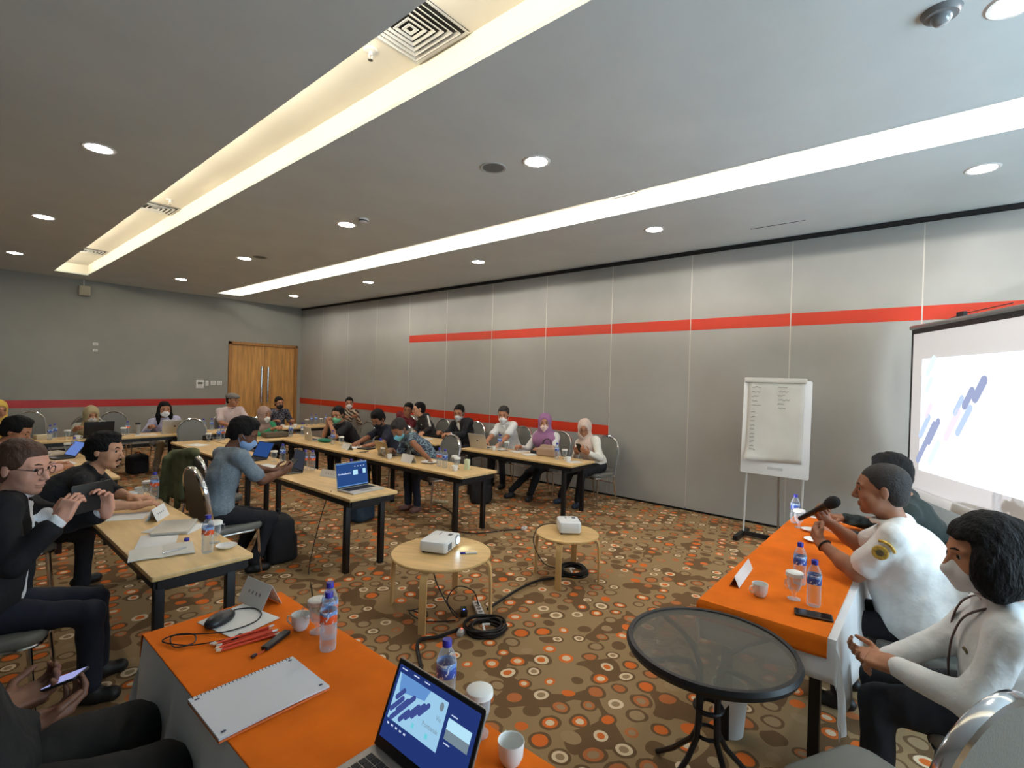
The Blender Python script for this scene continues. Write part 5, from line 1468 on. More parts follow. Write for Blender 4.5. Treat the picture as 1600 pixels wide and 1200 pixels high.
M_ALU = mat('laptop_silver', (198, 194, 184), 0.38, metal=0.35); M_DKLAP = mat('laptop_black', (26, 26, 28), 0.45); M_GREYLAP = mat('laptop_grey', (110, 108, 104), 0.4, metal=0.5); M_GOLDLAP = mat('laptop_gold', (186, 166, 128), 0.35, metal=0.7)
M_KEY = mat('keyboard_keys', (30, 30, 32), 0.6)
def rect(mb, x0, x1, z0, z1, y, mi=0):
    mb.add([(x0, y, z0), (x1, y, z0), (x1, y, z1), (x0, y, z1)], [(0, 1, 2, 3)], None, mi)
def laptop(label, x, y, z, deg, w=0.33, d=0.23, tilt=105, m=None, sh=0.205, screen=None, glow=False, bezel=None, logo=None):
    """user side is local -y; the lid stands on the +y edge"""
    r = thing('laptop', label, 'laptop', (x, y, z), math.radians(deg))
    MB().rbox((0, 0, 0.008), (w, d, 0.015), 0.004, corner=0.012).build('base', m, r)
    kb = MB()
    for row in range(5):
        for k in range(13): kb.box((-w * 0.43 + (k + 0.5) * w * 0.86 / 13, d * 0.33 - row * d * 0.095, 0.0165), (w * 0.055, d * 0.078, 0.002))
    for o in [kb.build('keyboard', M_KEY, r, False)]: o['kind'] = 'stuff'
    MB().box((0, -d * 0.30, 0.0157), (w * 0.34, d * 0.26, 0.0008)).build('touchpad', mat('touchpad', (150, 148, 144), 0.4), r, False)
    a = math.radians(tilt)
    Lm = Matrix.Translation((0, d / 2 - 0.004, 0.014)) @ Matrix.Rotation(PI / 2 - a, 4, 'X')   # lid: local x,z plane
    # lid stands along +z, turned back by tilt
    Lm = Matrix.Translation((0, d / 2 - 0.004, 0.014)) @ Matrix.Rotation(-(a - PI / 2), 4, 'X')
    lid = MB().rbox((0, sh / 2, 0), (w, sh, 0.007), 0.003, Lm @ Matrix.Rotation(PI / 2, 4, 'X'), corner=0.012).build('lid', m, r)
    bz = MB(); bz.box((0, -0.0042, sh / 2), (w - 0.006, 0.001, sh - 0.006), Lm); bz.build('bezel', bezel or M_DKLAP, lid, False)
    if screen:
        screen(r, Lm, w, sh, lid)
    if logo:
        lg = MB(); n = 14
        for sx in (-0.006, 0.006):
            vs = [(sx + 0.010 * math.cos(2 * PI * i / n), 0.0043, sh * 0.52 + 0.013 * math.sin(2 * PI * i / n)) for i in range(n)]
            lg.add([tuple(Lm @ Vector(v)) for v in vs], [tuple(range(n))[::-1]])
        lg.build('lid_logo', logo, lid, False)
    return r
E_NAVY = emat('screen_navy', (34, 52, 112), 1.0); E_PALE = emat('screen_pale', (150, 196, 226), 1.0); E_WHITE = emat('screen_text', (200, 214, 240), 1.0); E_DK = emat('screen_dark_blue', (62, 78, 146), 0.9)
E_MID = emat('screen_mid_blue', (96, 142, 200), 1.0); E_TEAL = emat('screen_teal', (110, 200, 214), 1.0); E_GREYT = emat('screen_grey', (120, 138, 150), 0.9); E_BLUE = emat('screen_blue', (42, 74, 132), 0.9); E_SKY = emat('screen_sky', (176, 220, 240), 1.0)
def font_mesh(txt, size, m, parent, M_, name='lettering'):
    cu = bpy.data.curves.new('txt', 'FONT'); cu.body = txt; cu.size = size
    o = bpy.data.objects.new('txt', cu); COL.objects.link(o)
    bpy.context.view_layer.update()
    me = bpy.data.meshes.new_from_object(o.evaluated_get(bpy.context.evaluated_depsgraph_get()))
    bpy.data.objects.remove(o, do_unlink=True)
    me.transform(M_); me.materials.clear(); me.materials.append(m)
    return link(name, me, parent)
def cap_poly(x, z, ln, w, a, y):
    n = 5; pts = []
    for i in range(n + 1):
        t = PI / 2 + PI * i / n; pts.append((-ln / 2 + w / 2 * math.cos(t), w / 2 * math.sin(t)))
    for i in range(n + 1):
        t = -PI / 2 + PI * i / n; pts.append((ln / 2 + w / 2 * math.cos(t), w / 2 * math.sin(t)))
    return [(x + px * math.cos(a) - pz * math.sin(a), y, z + px * math.sin(a) + pz * math.cos(a)) for px, pz in pts]
def scr_main(r, Lm, w, sh, lid):
    y0 = -0.0050
    x0, x1, z0, z1 = -w / 2 + 0.013, w / 2 - 0.013, 0.030, sh - 0.015
    W_, H_ = x1 - x0, z1 - z0
    def put(name, m, fn):
        mb = MB(); fn(mb); mb.v = [tuple(Lm @ Vector(v)) for v in mb.v]; return mb.build(name, m, lid, False)
    put('screen', E_NAVY, lambda b: rect(b, x0, x1, z0, z1, y0))
    sx1 = x0 + W_ * 0.66; sz0, sz1 = z0 + H_ * 0.27, z0 + H_ * 0.90
    put('slide_window', E_PALE, lambda b: rect(b, x0 + W_ * 0.03, sx1, sz0, sz1, y0 - 0.0004))
    put('video_tile', E_SKY, lambda b: rect(b, x0 + W_ * 0.70, x0 + W_ * 0.96, z0 + H_ * 0.60, z0 + H_ * 0.74, y0 - 0.0004))
    put('video_tile', E_GREYT, lambda b: rect(b, x0 + W_ * 0.70, x0 + W_ * 0.96, z0 + H_ * 0.48, z0 + H_ * 0.60, y0 - 0.0004))
    put('slide_sky', E_MID, lambda b: b.add([(x0 + W_ * 0.05, y0 - 0.0006, sz1), (x0 + W_ * 0.44, y0 - 0.0006, sz1), (x0 + W_ * 0.40, y0 - 0.0006, sz1 - H_ * 0.16), (x0 + W_ * 0.08, y0 - 0.0006, sz1 - H_ * 0.24)], [(0, 1, 2, 3)][::-1]))
    for bx, bzz, ln in ((0.10, 0.50, 0.16), (0.14, 0.42, 0.20), (0.17, 0.52, 0.14), (0.22, 0.42, 0.12), (0.30, 0.52, 0.17), (0.36, 0.58, 0.16), (0.42, 0.64, 0.12), (0.24, 0.62, 0.12), (0.11, 0.64, 0.10)):
        put('slide_bar', E_DK, lambda b: b.add(cap_poly(x0 + W_ * bx, z0 + H_ * bzz, W_ * ln, W_ * 0.040, math.radians(48), y0 - 0.0008), [tuple(range(12))]))
    put('slide_icon', E_TEAL, lambda b: rect(b, x0 + W_ * 0.50, x0 + W_ * 0.535, sz0 + 0.012, sz0 + 0.024, y0 - 0.0008))
    put('slide_icon', E_TEAL, lambda b: rect(b, x0 + W_ * 0.33, x0 + W_ * 0.36, sz0 + 0.014, sz0 + 0.026, y0 - 0.0008))
    put('slide_seal', E_GREYT, lambda b: b.add([(x0 + W_ * 0.60 + 0.008 * math.cos(t), y0 - 0.0008, sz1 - 0.018 + 0.011 * math.sin(t)) for t in np.linspace(0, 2 * PI, 15)[:-1]], [tuple(range(14))]))
    TM = lambda x, z: Lm @ Matrix.Translation((x, y0 - 0.0008, z)) @ Matrix.Rotation(PI / 2, 4, 'X')
    font_mesh('Pontianak', 0.016, E_GREYT, lid, TM(x0 + W_ * 0.44, z0 + H_ * 0.46)); font_mesh('Via', 0.016, E_GREYT, lid, TM(x0 + W_ * 0.57, z0 + H_ * 0.62))
    for k, (xx, zz) in enumerate(((0.04, 0.955), (0.20, 0.955), (0.34, 0.955), (0.72, 0.78), (0.71, 0.43))):
        put('toolbar_mark', E_WHITE, lambda b: rect(b, x0 + W_ * xx, x0 + W_ * (xx + 0.07), z0 + H_ * zz, z0 + H_ * (zz + 0.014), y0 - 0.0006))
    for k in range(5):
        put('toolbar_mark', E_WHITE, lambda b: rect(b, x0 + W_ * (0.05 + k * 0.055), x0 + W_ * (0.075 + k * 0.055), z0 + H_ * 0.20, z0 + H_ * 0.225, y0 - 0.0006))
def scr_call(r, Lm, w, sh, lid):
    y0 = -0.0050; x0, x1, z0, z1 = -w / 2 + 0.008, w / 2 - 0.008, 0.014, sh - 0.008; W_, H_ = x1 - x0, z1 - z0
    def put(name, m, *q):
        mb = MB(); rect(mb, *q); mb.v = [tuple(Lm @ Vector(v)) for v in mb.v]; return mb.build(name, m, lid, False)
    put('screen', E_BLUE, x0, x1, z0, z1, y0)
    put('menu_bar', E_MID, x0, x1, z1 - 0.008, z1, y0 - 0.0004); put('menu_bar', E_MID, x0, x1, z0, z0 + 0.008, y0 - 0.0004)
    put('video_tile', E_SKY, x0 + W_ * 0.52, x0 + W_ * 0.68, z0 + H_ * 0.45, z0 + H_ * 0.66, y0 - 0.0004); put('video_tile', E_NAVY, x0 + W_ * 0.69, x0 + W_ * 0.83, z0 + H_ * 0.45, z0 + H_ * 0.66, y0 - 0.0004); put('video_tile', E_SKY, x0 + W_ * 0.85, x0 + W_ * 0.95, z0 + H_ * 0.47, z0 + H_ * 0.68, y0 - 0.0004)
    for k in range(11): put('caption_mark', E_WHITE, x0 + W_ * (0.04 + k * 0.037), x0 + W_ * (0.066 + k * 0.037), z0 + H_ * 0.52, z0 + H_ * (0.56 + 0.02 * (k % 3 == 0)), y0 - 0.0006)
    for k in range(4): put('toolbar_mark', E_WHITE, x0 + W_ * (0.58 + k * 0.1), x0 + W_ * (0.61 + k * 0.1), z0 + H_ * 0.80, z0 + H_ * 0.84, y0 - 0.0006)
def scr_plain(m):
    def f(r, Lm, w, sh, lid):
        mb = MB(); rect(mb, -w / 2 + 0.008, w / 2 - 0.008, 0.012, sh - 0.008, -0.0050); mb.v = [tuple(Lm @ Vector(v)) for v in mb.v]; mb.build('screen', m, lid, False)
    return f

# ---- laptops
laptop('large dark-rimmed laptop showing a slide and video call on the secretary table', 0.735, 1.03, ZO, -90, 0.36, 0.245, 112, mat('laptop_warm_grey', (150, 146, 140), 0.4, metal=0.5), 0.235, scr_main)
laptop('silver laptop with a bright blue video-call screen at the end of the middle table', 2.71, 4.16, ZT, 4, 0.36, 0.25, 100, M_ALU, 0.24, scr_call)
laptop('grey laptop seen edge-on before the man in the blue-grey shirt', 2.62, 5.46, ZT, -96, 0.32, 0.22, 98, M_GREYLAP, 0.22, scr_plain(emat('dim_screen', (70, 74, 84), 0.5)))
laptop('dark laptop with a blue screen beyond the man in the blue-grey shirt', 2.68, 6.55, ZT, -80, 0.32, 0.22, 118, M_DKLAP, 0.21, scr_plain(E_BLUE))
laptop('silver laptop with a glowing logo before the man with the green mask', 4.22, 7.86, ZT, 84, 0.32, 0.22, 100, M_ALU, 0.21, scr_plain(E_SKY), logo=emat('logo_glow', (240, 244, 255), 1.6))
laptop('gold laptop under the bowed head of the man in teal batik', 4.18, 5.70, ZT, 84, 0.32, 0.22, 112, M_GOLDLAP, 0.21, scr_plain(E_SKY))
laptop('silver laptop with a dark logo before the man in the white shirt and mask', 5.78, 5.47, ZT, 92, 0.36, 0.24, 108, M_ALU, 0.23, scr_plain(E_SKY), logo=M_BLACK)
laptop('silver laptop with a small dark logo before the long-haired woman', 2.84, 10.20, ZT, 172, 0.36, 0.24, 104, M_ALU, 0.23, scr_plain(E_SKY), logo=M_BLACK)
laptop('black laptop before the woman in the beige headscarf', 1.78, 10.16, ZT, 182, 0.38, 0.25, 100, M_DKLAP, 0.25, scr_plain(E_SKY))
laptop('small laptop with a pale blue screen on the left-hand table', 1.06, 8.02, ZT, -78, 0.30, 0.20, 125, M_DKLAP, 0.20, scr_plain(emat('tablet_blue', (104, 132, 200), 0.9)))

# ---- secretary table
def notepad(x, y, z, deg, w, d, label):
    r = thing('spiral_notepad', label, 'notepad', (x, y, z), math.radians(deg))
    MB().box((0, 0, 0.003), (w, d, 0.006)).build('cover', mat('cover_orange', (222, 120, 62), 0.6), r, False)
    MB().slab(12, 6, lambda u, v: (-w / 2 + w * u, -d / 2 + d * v, 0.0145 + 0.006 * max(0, 0.5 - v) * math.sin(u * 3)), 0.007).build('pages', mat('notepad_page', (214, 216, 222), 0.85), r)
    for k in range(int(w / 0.0125)):
        x_ = -w / 2 + 0.012 + k * 0.0122
        if x_ > w / 2 - 0.008: break
        MB().tube([(x_, d / 2 - 0.006 + 0.007 * math.cos(t), 0.008 + 0.009 * math.sin(t)) for t in np.linspace(0, 2 * PI, 9)[:-1]], 0.0011, 4, closed=True).build('wire_ring', M_BLACK, r)
    for sx in (-1, 1):
        for sy in (-1, 1):
            MB().box((sx * (w / 2 - 0.02), sy * (d / 2 - 0.022), 0.0155 + (0.002 if sy < 0 else 0)), (0.012, 0.006, 0.0012)).build('corner_mark', mat('corner_print', (70, 74, 96), 0.8), r, False)
    return r
notepad(0.735, 1.685, ZO, 0, 0.345, 0.265, 'white spiral notepad on the orange cloth beside the large laptop')
paper(0.895, 2.28, ZO, 12, 'white printed sheet under the black mouse', 0.21, 0.26)
tc_ = tent_card(1.03, 2.395, ZO + 0.001, 98, 'white folded name card standing on the orange secretary table', 0.20, 0.10, 0.10)
r = thing('mouse', 'black wired computer mouse on the white sheet', 'mouse', (0.83, 2.31, ZO + 0.002), math.radians(25)); r.scale = (1.25, 1.25, 1.25)
f_ = Field(); f_.ell((0, 0, 0.012), (0.058, 0.031, 0.024), None, 0.01); f_.box((0, 0, -0.02), (0.1, 0.1, 0.02), None, 0.001, 0.004, 's')
link('shell', np_mesh('shell', [f_.mesh(0.0035)], mat('mouse_black', (34, 34, 38), 0.3)), r)
MB().tube([(0.026, 0, 0.030), (0.044, 0, 0.026)], 0.0045, 8).build('scroll_wheel', M_GREYLAP, r)
MB().tube(smooth([(0.056, 0, 0.012), (0.09, 0.02, 0.004), (0.12, -0.03, 0.003), (0.09, -0.09, 0.004), (0.03, -0.11, 0.004), (-0.05, -0.07, 0.004), (-0.10, 0.03, 0.004), (-0.13, 0.06, 0.006), (-0.17, 0.0, 0.004), (-0.14, -0.04, 0.007), (-0.10, 0.0, 0.008), (-0.12, 0.05, 0.010), (-0.16, 0.06, 0.006), (-0.15, -0.03, 0.004), (-0.10, -0.10, 0.004), (-0.07, -0.13, 0.004)]), 0.0022, 6).build('cable', M_BLACK, r)
MB().box((-0.065, -0.136, 0.005), (0.035, 0.012, 0.008)).build('usb_plug', M_BLACK, r, False)
M_PEN = mat('pencil_red', (206, 70, 44), 0.4)
def make_pencil():
    r = thing('pencil', '', 'pencil')
    MB().tube([(-0.105, 0, 0.0045), (0.088, 0, 0.0045)], 0.0044, 6).build('barrel', M_PEN, r)
    MB().tube([(0.088, 0, 0.0045), (0.106, 0, 0.0038)], [0.0044, 0.0006], 6).build('tip', mat('pencil_wood', (222, 186, 140), 0.6), r)
    MB().tube([(-0.124, 0, 0.0045), (-0.104, 0, 0.0045)], 0.0046, 6).build('eraser', M_WHITE, r)
    return r
PEN = Proto(make_pencil)
for k in range(9):
    a = math.radians(-6 + RNG.uniform(-9, 9)); 
    PEN.put((0.845 + 0.012 * (k % 3) + RNG.uniform(-.012, .012), 2.055 + 0.018 * (k // 2) + RNG.uniform(-.005, .005), ZO + (0.0092 if k in (3, 6) else 0.0)), a + (PI if k % 3 == 0 else 0), 'red pencil in the loose bundle on the orange secretary table', 'bundle of red pencils')
r = slab_thing('presentation_remote', 'slim black presentation remote with a red strap beside the pencils', 'remote', (0.925, 1.99, ZO), math.radians(28), 0.14, 0.032, 0.016, M_DKLAP, 0.004, 0.006)
for k in range(4): MB().lathe([(0, 0.0135), (0.0055, 0.0135), (0.0055, 0.0155), (0, 0.0155)], 10, Matrix.Translation((-0.03 + k * 0.018, 0, 0))).build('button', mat('remote_button', (64, 64, 68), 0.5), r)
MB().tube([(-0.057, 0, 0.006), (-0.085, -0.004, 0.004), (-0.105, 0.004, 0.004)], 0.0022, 6).build('strap', M_PEN, r)
MB().rbox((-0.118, 0.006, 0.006), (0.026, 0.014, 0.010), 0.004).build('clip', mat('clip_dark', (60, 44, 52), 0.3, metal=0.5), r)
cup(1.04, 2.02, ZO, 'beside the water bottles on the orange secretary table', 2.2); goblet(1.075, 1.945, ZO, 'behind the cup on the orange secretary table', 2.5)
bottle(1.085, 1.87, ZO, 'o', 'standing behind another bottle on the secretary table'); bottle(1.035, 1.79, ZO, 'o', 'next to the spiral notepad on the secretary table')
bottle(1.11, 1.19, ZO, 'b', 'behind the large laptop on the secretary table'); goblet(1.10, 1.03, ZO, 'behind the large laptop on the secretary table', 0.4); cup(1.08, 0.885, ZO, 'at the edge of the orange secretary table', 1.0)
# ---- head table
goblet(4.38, 0.78, ZO, 'at the far end of the head table before the hidden person', 2.0); bottle(4.50, 0.83, ZO, 'b', 'at the far end of the head table')
saucer(4.33, 0.70, ZO, 'small white bowl at the far end of the head table', 0.055); saucer(4.06, 0.62, ZO, 'white paper lid lying before the speaker', 0.07, M_LID)
bottle(3.12, 0.545, ZO, 'b', 'behind the glass mug on the head table'); bottle(2.86, 0.435, ZO, 'b', 'next to the phone on the head table'); goblet(2.88, 0.525, ZO, 'between the two bottles on the head table', 2.6); cup(2.80, 0.665, ZO, 'near the name card on the head table', 2.4)
tent_card(3.00, 0.81, ZO, 4, 'white name card standing on the edge of the head table', 0.36, 0.055, 0.05, False)
r = slab_thing('smartphone', 'dark phone in a brown case lying on the head table', 'phone', (2.735, 0.415, ZO), math.radians(-76), 0.158, 0.074, 0.010, mat('phone_case', (60, 46, 40), 0.4), 0.003, 0.010)
MB().box((0, 0, 0.0103), (0.146, 0.064, 0.0008)).build('screen', mat('phone_glass', (30, 26, 26), 0.12), r, False)
# microphone
r = thing('microphone', 'black hand-held microphone in the hand of the speaker', 'microphone', (3.685, 0.585, 1.005))
dv = Vector((-0.10, -0.20, 0.165)).normalized(); Mm = dv.to_track_quat('Z', 'Y').to_matrix().to_4x4() @ Matrix.Scale(1.18, 4)
MB().lathe([(0, -0.09), (0.011, -0.09), (0.012, -0.085), (0.016, 0.07), (0.021, 0.10), (0.024, 0.105), (0, 0.105)], 16, Mm).build('handle', M_DKLAP, r)
MB().lathe([(0, 0.104), (0.025, 0.106), (0.030, 0.125), (0.031, 0.145), (0.026, 0.163), (0.014, 0.174), (0, 0.176)], 18, Mm).build('foam_head', mat('mic_foam', (28, 28, 30), 0.95, bump=0.6, bscale=500), r)
# tablet of the man in the suit, phones in hands
def tablet(loc, ang, tilt, w, h, label, name='tablet', m=M_DKLAP, scr=None):
    r = thing(name, label, 'tablet' if name == 'tablet' else 'phone', loc, ang)
    T_ = Matrix.Rotation(tilt, 4, 'X')
    MB().rbox((0, 0, 0), (w, h, 0.009), 0.003, T_, corner=0.012).build('body', m, r)
    if scr: MB().box((0, 0, 0.0049), (w - 0.012, h - 0.014, 0.0008), T_).build('screen', scr, r, False)
    return r
tablet((0.60, 3.475, 1.105), math.radians(30), math.radians(84), 0.225, 0.15, 'dark tablet held up by the man in the dark suit')
tablet((0.30, 2.20, 0.755), math.radians(48), math.radians(-20), 0.075, 0.155, 'phone with a pale violet screen held over the dark trousers', 'smartphone', M_DKLAP, emat('phone_violet', (166, 170, 226), 0.85))
tablet((2.36, 4.86, 0.90), math.radians(-70), math.radians(40), 0.075, 0.155, 'phone held by the man in the blue-grey shirt', 'smartphone')
tablet((6.02, 3.83, 0.865), math.radians(90), math.radians(55), 0.075, 0.155, 'black phone held by the woman in the cream headscarf', 'smartphone')
# ---- nearest wooden table
notb = thing('open_notebook', 'open blank notebook with a pen at the near table corner', 'notebook', (0.93, 3.50, ZT), math.radians(-14))
for k in (-1, 1):
    MB().slab(8, 2, lambda u, v: ((0 if k > 0 else -0.16) + 0.16 * u, -0.11 + 0.22 * v, 0.010 + 0.006 * math.sin(PI * (u if k > 0 else 1 - u)) * 0.8), 0.006).build('page_block', M_PAPER, notb)
MB().tube([(0.0, -0.08, 0.022), (0.12, -0.03, 0.022)], 0.0045, 8).build('pen', mat('pen_silver', (190, 190, 190), 0.3, metal=0.6), notb)
slab_thing('closed_laptop', 'closed silver laptop on the near wooden table', 'laptop', (1.13, 3.98, ZT + 0.0035), math.radians(62), 0.32, 0.22, 0.018, M_ALU, 0.005, 0.014)
paper(1.14, 3.98, ZT, 40, 'white folder under the closed silver laptop', 0.24, 0.32, h=0.003)
paper(0.98, 3.78, ZT, -20, 'loose white sheets beside the closed laptop', 0.21, 0.29)
tent_card(1.12, 4.34, ZT, 55, 'white name card next to the closed silver laptop', 0.21, 0.09, 0.08)
paper(0.97, 4.55, ZT, 60, 'white sheet under the arm of the man with the moustache', 0.21, 0.29)
bottle(1.115, 3.32, ZT, 'o', 'at the near corner of the wooden table'); goblet(1.21, 3.48, ZT, 'with a saucer at the near corner of the wooden table', 0.2); saucer(1.225, 3.33, ZT, 'white saucer beside the lidded glass on the near wooden table', 0.06)
slab_thing('marker_cap', 'small purple marker cap on the near wooden table', 'marker_cap', (1.10, 3.64, ZT), 0, 0.03, 0.03, 0.02, M_CAP, 0.004, 0.014)  # loose cap of a marker pen
bottle(1.27, 5.02, ZT, 'o', 'beyond the hand of the man with the moustache'); goblet(1.25, 5.14, ZT, 'beyond the hand of the man with the moustache', 2.0); cup(1.22, 5.26, ZT, 'with its handle turned beside the bottle of the man with the moustache'); saucer(1.13, 5.08, ZT, 'saucer with a tea cup before the man with the moustache'); cup(1.13, 5.08, ZT + 0.007, 'standing on a saucer before the man with the moustache', 3.0)
paper(1.0, 5.2, ZT, 10, 'white sheet at the far end of the near wooden table')
# left-hand second table
slab_thing('book', 'thick closed book on the left-hand table', 'book', (1.06, 8.40, ZT), 0.3, 0.22, 0.30, 0.03, mat('book_beige', (196, 182, 160), 0.8))
slab_thing('book', 'white file lying before the person in pink', 'book', (1.00, 7.55, ZT), 0.1, 0.22, 0.30, 0.012, M_SHEET)
paper(1.10, 7.1, ZT, 8, 'white sheet before the person in pink'); bottle(1.22, 8.20, ZT, 'o', 'beside the small laptop on the left-hand table'); goblet(1.18, 8.36, ZT, 'on the left-hand table behind the man with the moustache'); cup(0.95, 8.2, ZT, 'on the left-hand table')
# ---- back row tables
for i, (x, y, l) in enumerate(((1.30, 10.30, 'b'), (1.22, 10.08, 'b'))): bottle(x, y, ZT, l, 'beside the black laptop near the back wall')
goblet(1.42, 10.1, ZT, 'beside the black laptop near the back wall'); cup(1.52, 9.98, ZT, 'in front of the black laptop'); slab_thing('carton', 'beige carton on the back table before the empty chair', 'box', (1.16, 10.28, ZT), 0.2, 0.18, 0.14, 0.07, mat('carton_beige', (206, 192, 160), 0.8))
bottle(2.20, 10.28, ZT, 'o', 'between the black and the silver laptop'); goblet(2.12, 10.14, ZT, 'between the black and the silver laptop'); paper(2.42, 10.12, ZT, 80, 'small white sheets beside the silver laptop of the long-haired woman')
r = thing('tumbler', 'tall grey tumbler with a black lid on the back table', 'cup', (2.33, 10.22, ZT))
MB().lathe([(0, 0), (0.03, 0), (0.036, 0.17), (0, 0.17)], 18).build('body', mat('tumbler_grey', (150, 148, 140), 0.4), r); MB().lathe([(0, 0.17), (0.038, 0.17), (0.038, 0.195), (0, 0.195)], 18).build('lid', M_BLACK, r)
bottle(3.32, 10.22, ZT, 'b', 'beside the silver laptop of the long-haired woman'); bottle(3.46, 10.24, ZT, 'b', 'before the man in the flat cap')
for x, y in ((5.28, 10.2), (5.62, 10.22)): goblet(x, y, ZT, 'before the woman in the striped blouse')
for x, y in ((5.42, 10.26), (5.54, 10.30), (5.74, 10.24)): bottle(x, y, ZT, 'b', 'before the woman in the striped blouse')
paper(4.85, 10.12, ZT, 70, 'white papers before the man in the black mask'); cup(4.68, 10.02, ZT, 'before the man in the black mask'); cup(4.95, 10.04, ZT, 'next to the papers of the man in the black mask')
# ---- inner back table
for x, y in ((2.86, 8.58), (3.22, 8.56)): goblet(x, y, ZT, 'at the corner of the inner tables')
for x, y, l in ((3.02, 8.62, 'b'), (3.10, 8.70, 'o')): bottle(x, y, ZT, l, 'at the corner of the inner tables')
r = thing('laptop_sleeve', 'rounded brown laptop sleeve before the woman in green', 'sleeve', (3.90, 8.62, ZT)); f_ = Field(); f_.box((0, 0, 0.045), (0.17, 0.085, 0.018), None, 0.025, 0.02); link('sleeve', np_mesh('sleeve', [f_.mesh(0.009)], mat('sleeve_brown', (92, 82, 66), 0.8)), r)
slab_thing('camera_case', 'small black camera on the corner table', 'camera', (2.92, 8.80, ZT), 0.3, 0.12, 0.09, 0.08, M_BLACK, 0.012)
paper(2.62, 8.3, ZT, 20, 'white sheet by the empty corner chair')
for x, y in ((4.30, 8.42), (4.22, 8.70)): goblet(x, y, ZT, 'between the woman in green and the glowing logo')
for x, y in ((4.12, 8.52), (4.38, 8.60)): bottle(x, y, ZT, 'b', 'between the woman in green and the glowing logo')
# ---- middle table
goblet(2.80, 6.20, ZT, 'beyond the grey laptop seen edge-on', 1.0); bottle(2.86, 6.10, ZT, 'b', 'beyond the grey laptop seen edge-on')
goblet(2.86, 5.72, ZT, 'beside two orange-labelled bottles on the middle table', 2.8); bottle(2.82, 5.46, ZT, 'o', 'beside the grey laptop on the middle table'); bottle(2.875, 5.40, ZT, 'o', 'beside the grey laptop on the middle table')
tent_card(2.82, 4.90, ZT, 102, 'dark-edged name card behind the laptop with the blue screen', 0.28, 0.075, 0.06)
bottle(2.86, 4.58, ZT, 'b', 'hidden behind the laptop with the blue screen'); bottle(2.92, 4.50, ZT, 'b', 'hidden behind the laptop with the blue screen'); paper(2.6, 5.95, ZT, 5, 'white sheet before the man in the blue-grey shirt')
# ---- inner right table
r = thing('pouch', 'green soft pouch beside the laptop with the glowing logo', 'pouch', (4.20, 7.52, ZT), 0.3); f_ = Field(); f_.ell((0, 0, 0.03), (0.075, 0.13, 0.032), None, 0.02); link('pouch_body', np_mesh('pouch_body', [f_.mesh(0.009)], mat('pouch_green', (38, 124, 98), 0.8)), r)
bottle(4.16, 7.20, ZT, 'b', 'beside the green pouch'); goblet(4.22, 7.05, ZT, 'beside the green pouch', 1.5)
tent_card(4.06, 6.62, ZT, 80, 'blank white name card before the man in the navy shirt', 0.26, 0.09, 0.08, False); paper(4.20, 6.70, ZT, 75, 'white sheet under the hands of the man in the navy shirt'); slab_thing('book', 'dark notebook before the man in the navy shirt', 'book', (4.28, 6.46, ZT), 0.2, 0.16, 0.22, 0.018, M_DKLAP)
bottle(4.08, 5.82, ZT, 'b', 'beside the gold laptop'); bottle(4.14, 5.90, ZT, 'b', 'beside the gold laptop'); goblet(4.02, 5.66, ZT, 'beside the gold laptop', 2.2); cup(4.00, 5.50, ZT, 'beside the gold laptop', 2.0)
r = thing('sunglasses', 'folded black sunglasses on the inner table', 'glasses', (4.06, 6.12, ZT), 0.5)
MB().tube([(0.06 * math.cos(t), 0.012 * math.sin(t), 0.02) for t in np.linspace(0, 2 * PI, 13)[:-1]], 0.004, 6, closed=True).build('rims', M_BLACK, r); MB().tube([(-0.06, 0.01, 0.02), (-0.05, 0.08, 0.006), (-0.04, 0.13, 0.005)], 0.003, 6).build('arm', M_BLACK, r); MB().tube([(0.06, 0.01, 0.02), (0.05, 0.08, 0.006), (0.02, 0.12, 0.005)], 0.003, 6).build('arm', M_BLACK, r)
tent_card(4.03, 5.14, ZT, 84, 'blank white name card before the gold laptop', 0.26, 0.10, 0.08, False)
pl = saucer(4.20, 4.92, ZT, 'white plate with leftover snacks on the inner table', 0.11)
for k in range(5): MB().rbox((RNG.uniform(-.04, .04), RNG.uniform(-.04, .04), 0.016 + 0.004 * k), (0.035, 0.025, 0.014), 0.006, Mat((0, 0, 0), RNG.uniform(0, 3))).build('snack', mat('snack_%d' % (k % 2), ((150, 96, 60), (214, 190, 160))[k % 2], 0.8), pl)
bottle(4.13, 4.66, ZT, 'o', 'beside the plate of snacks'); bottle(4.10, 4.52, ZT, 'b', 'beside the pale green carton'); goblet(4.24, 4.50, ZT, 'near the pale green carton', 2.0); cup(4.06, 4.30, ZT, 'near the pale green carton', 2.2); goblet(4.17, 4.38, ZT, 'between the cup and the pale green carton', 0.8)
slab_thing('carton', 'tall pale green carton at the end of the inner table', 'box', (4.22, 4.26, ZT), 0.3, 0.055, 0.055, 0.125, mat('carton_green', (206, 214, 176), 0.6), 0.003)
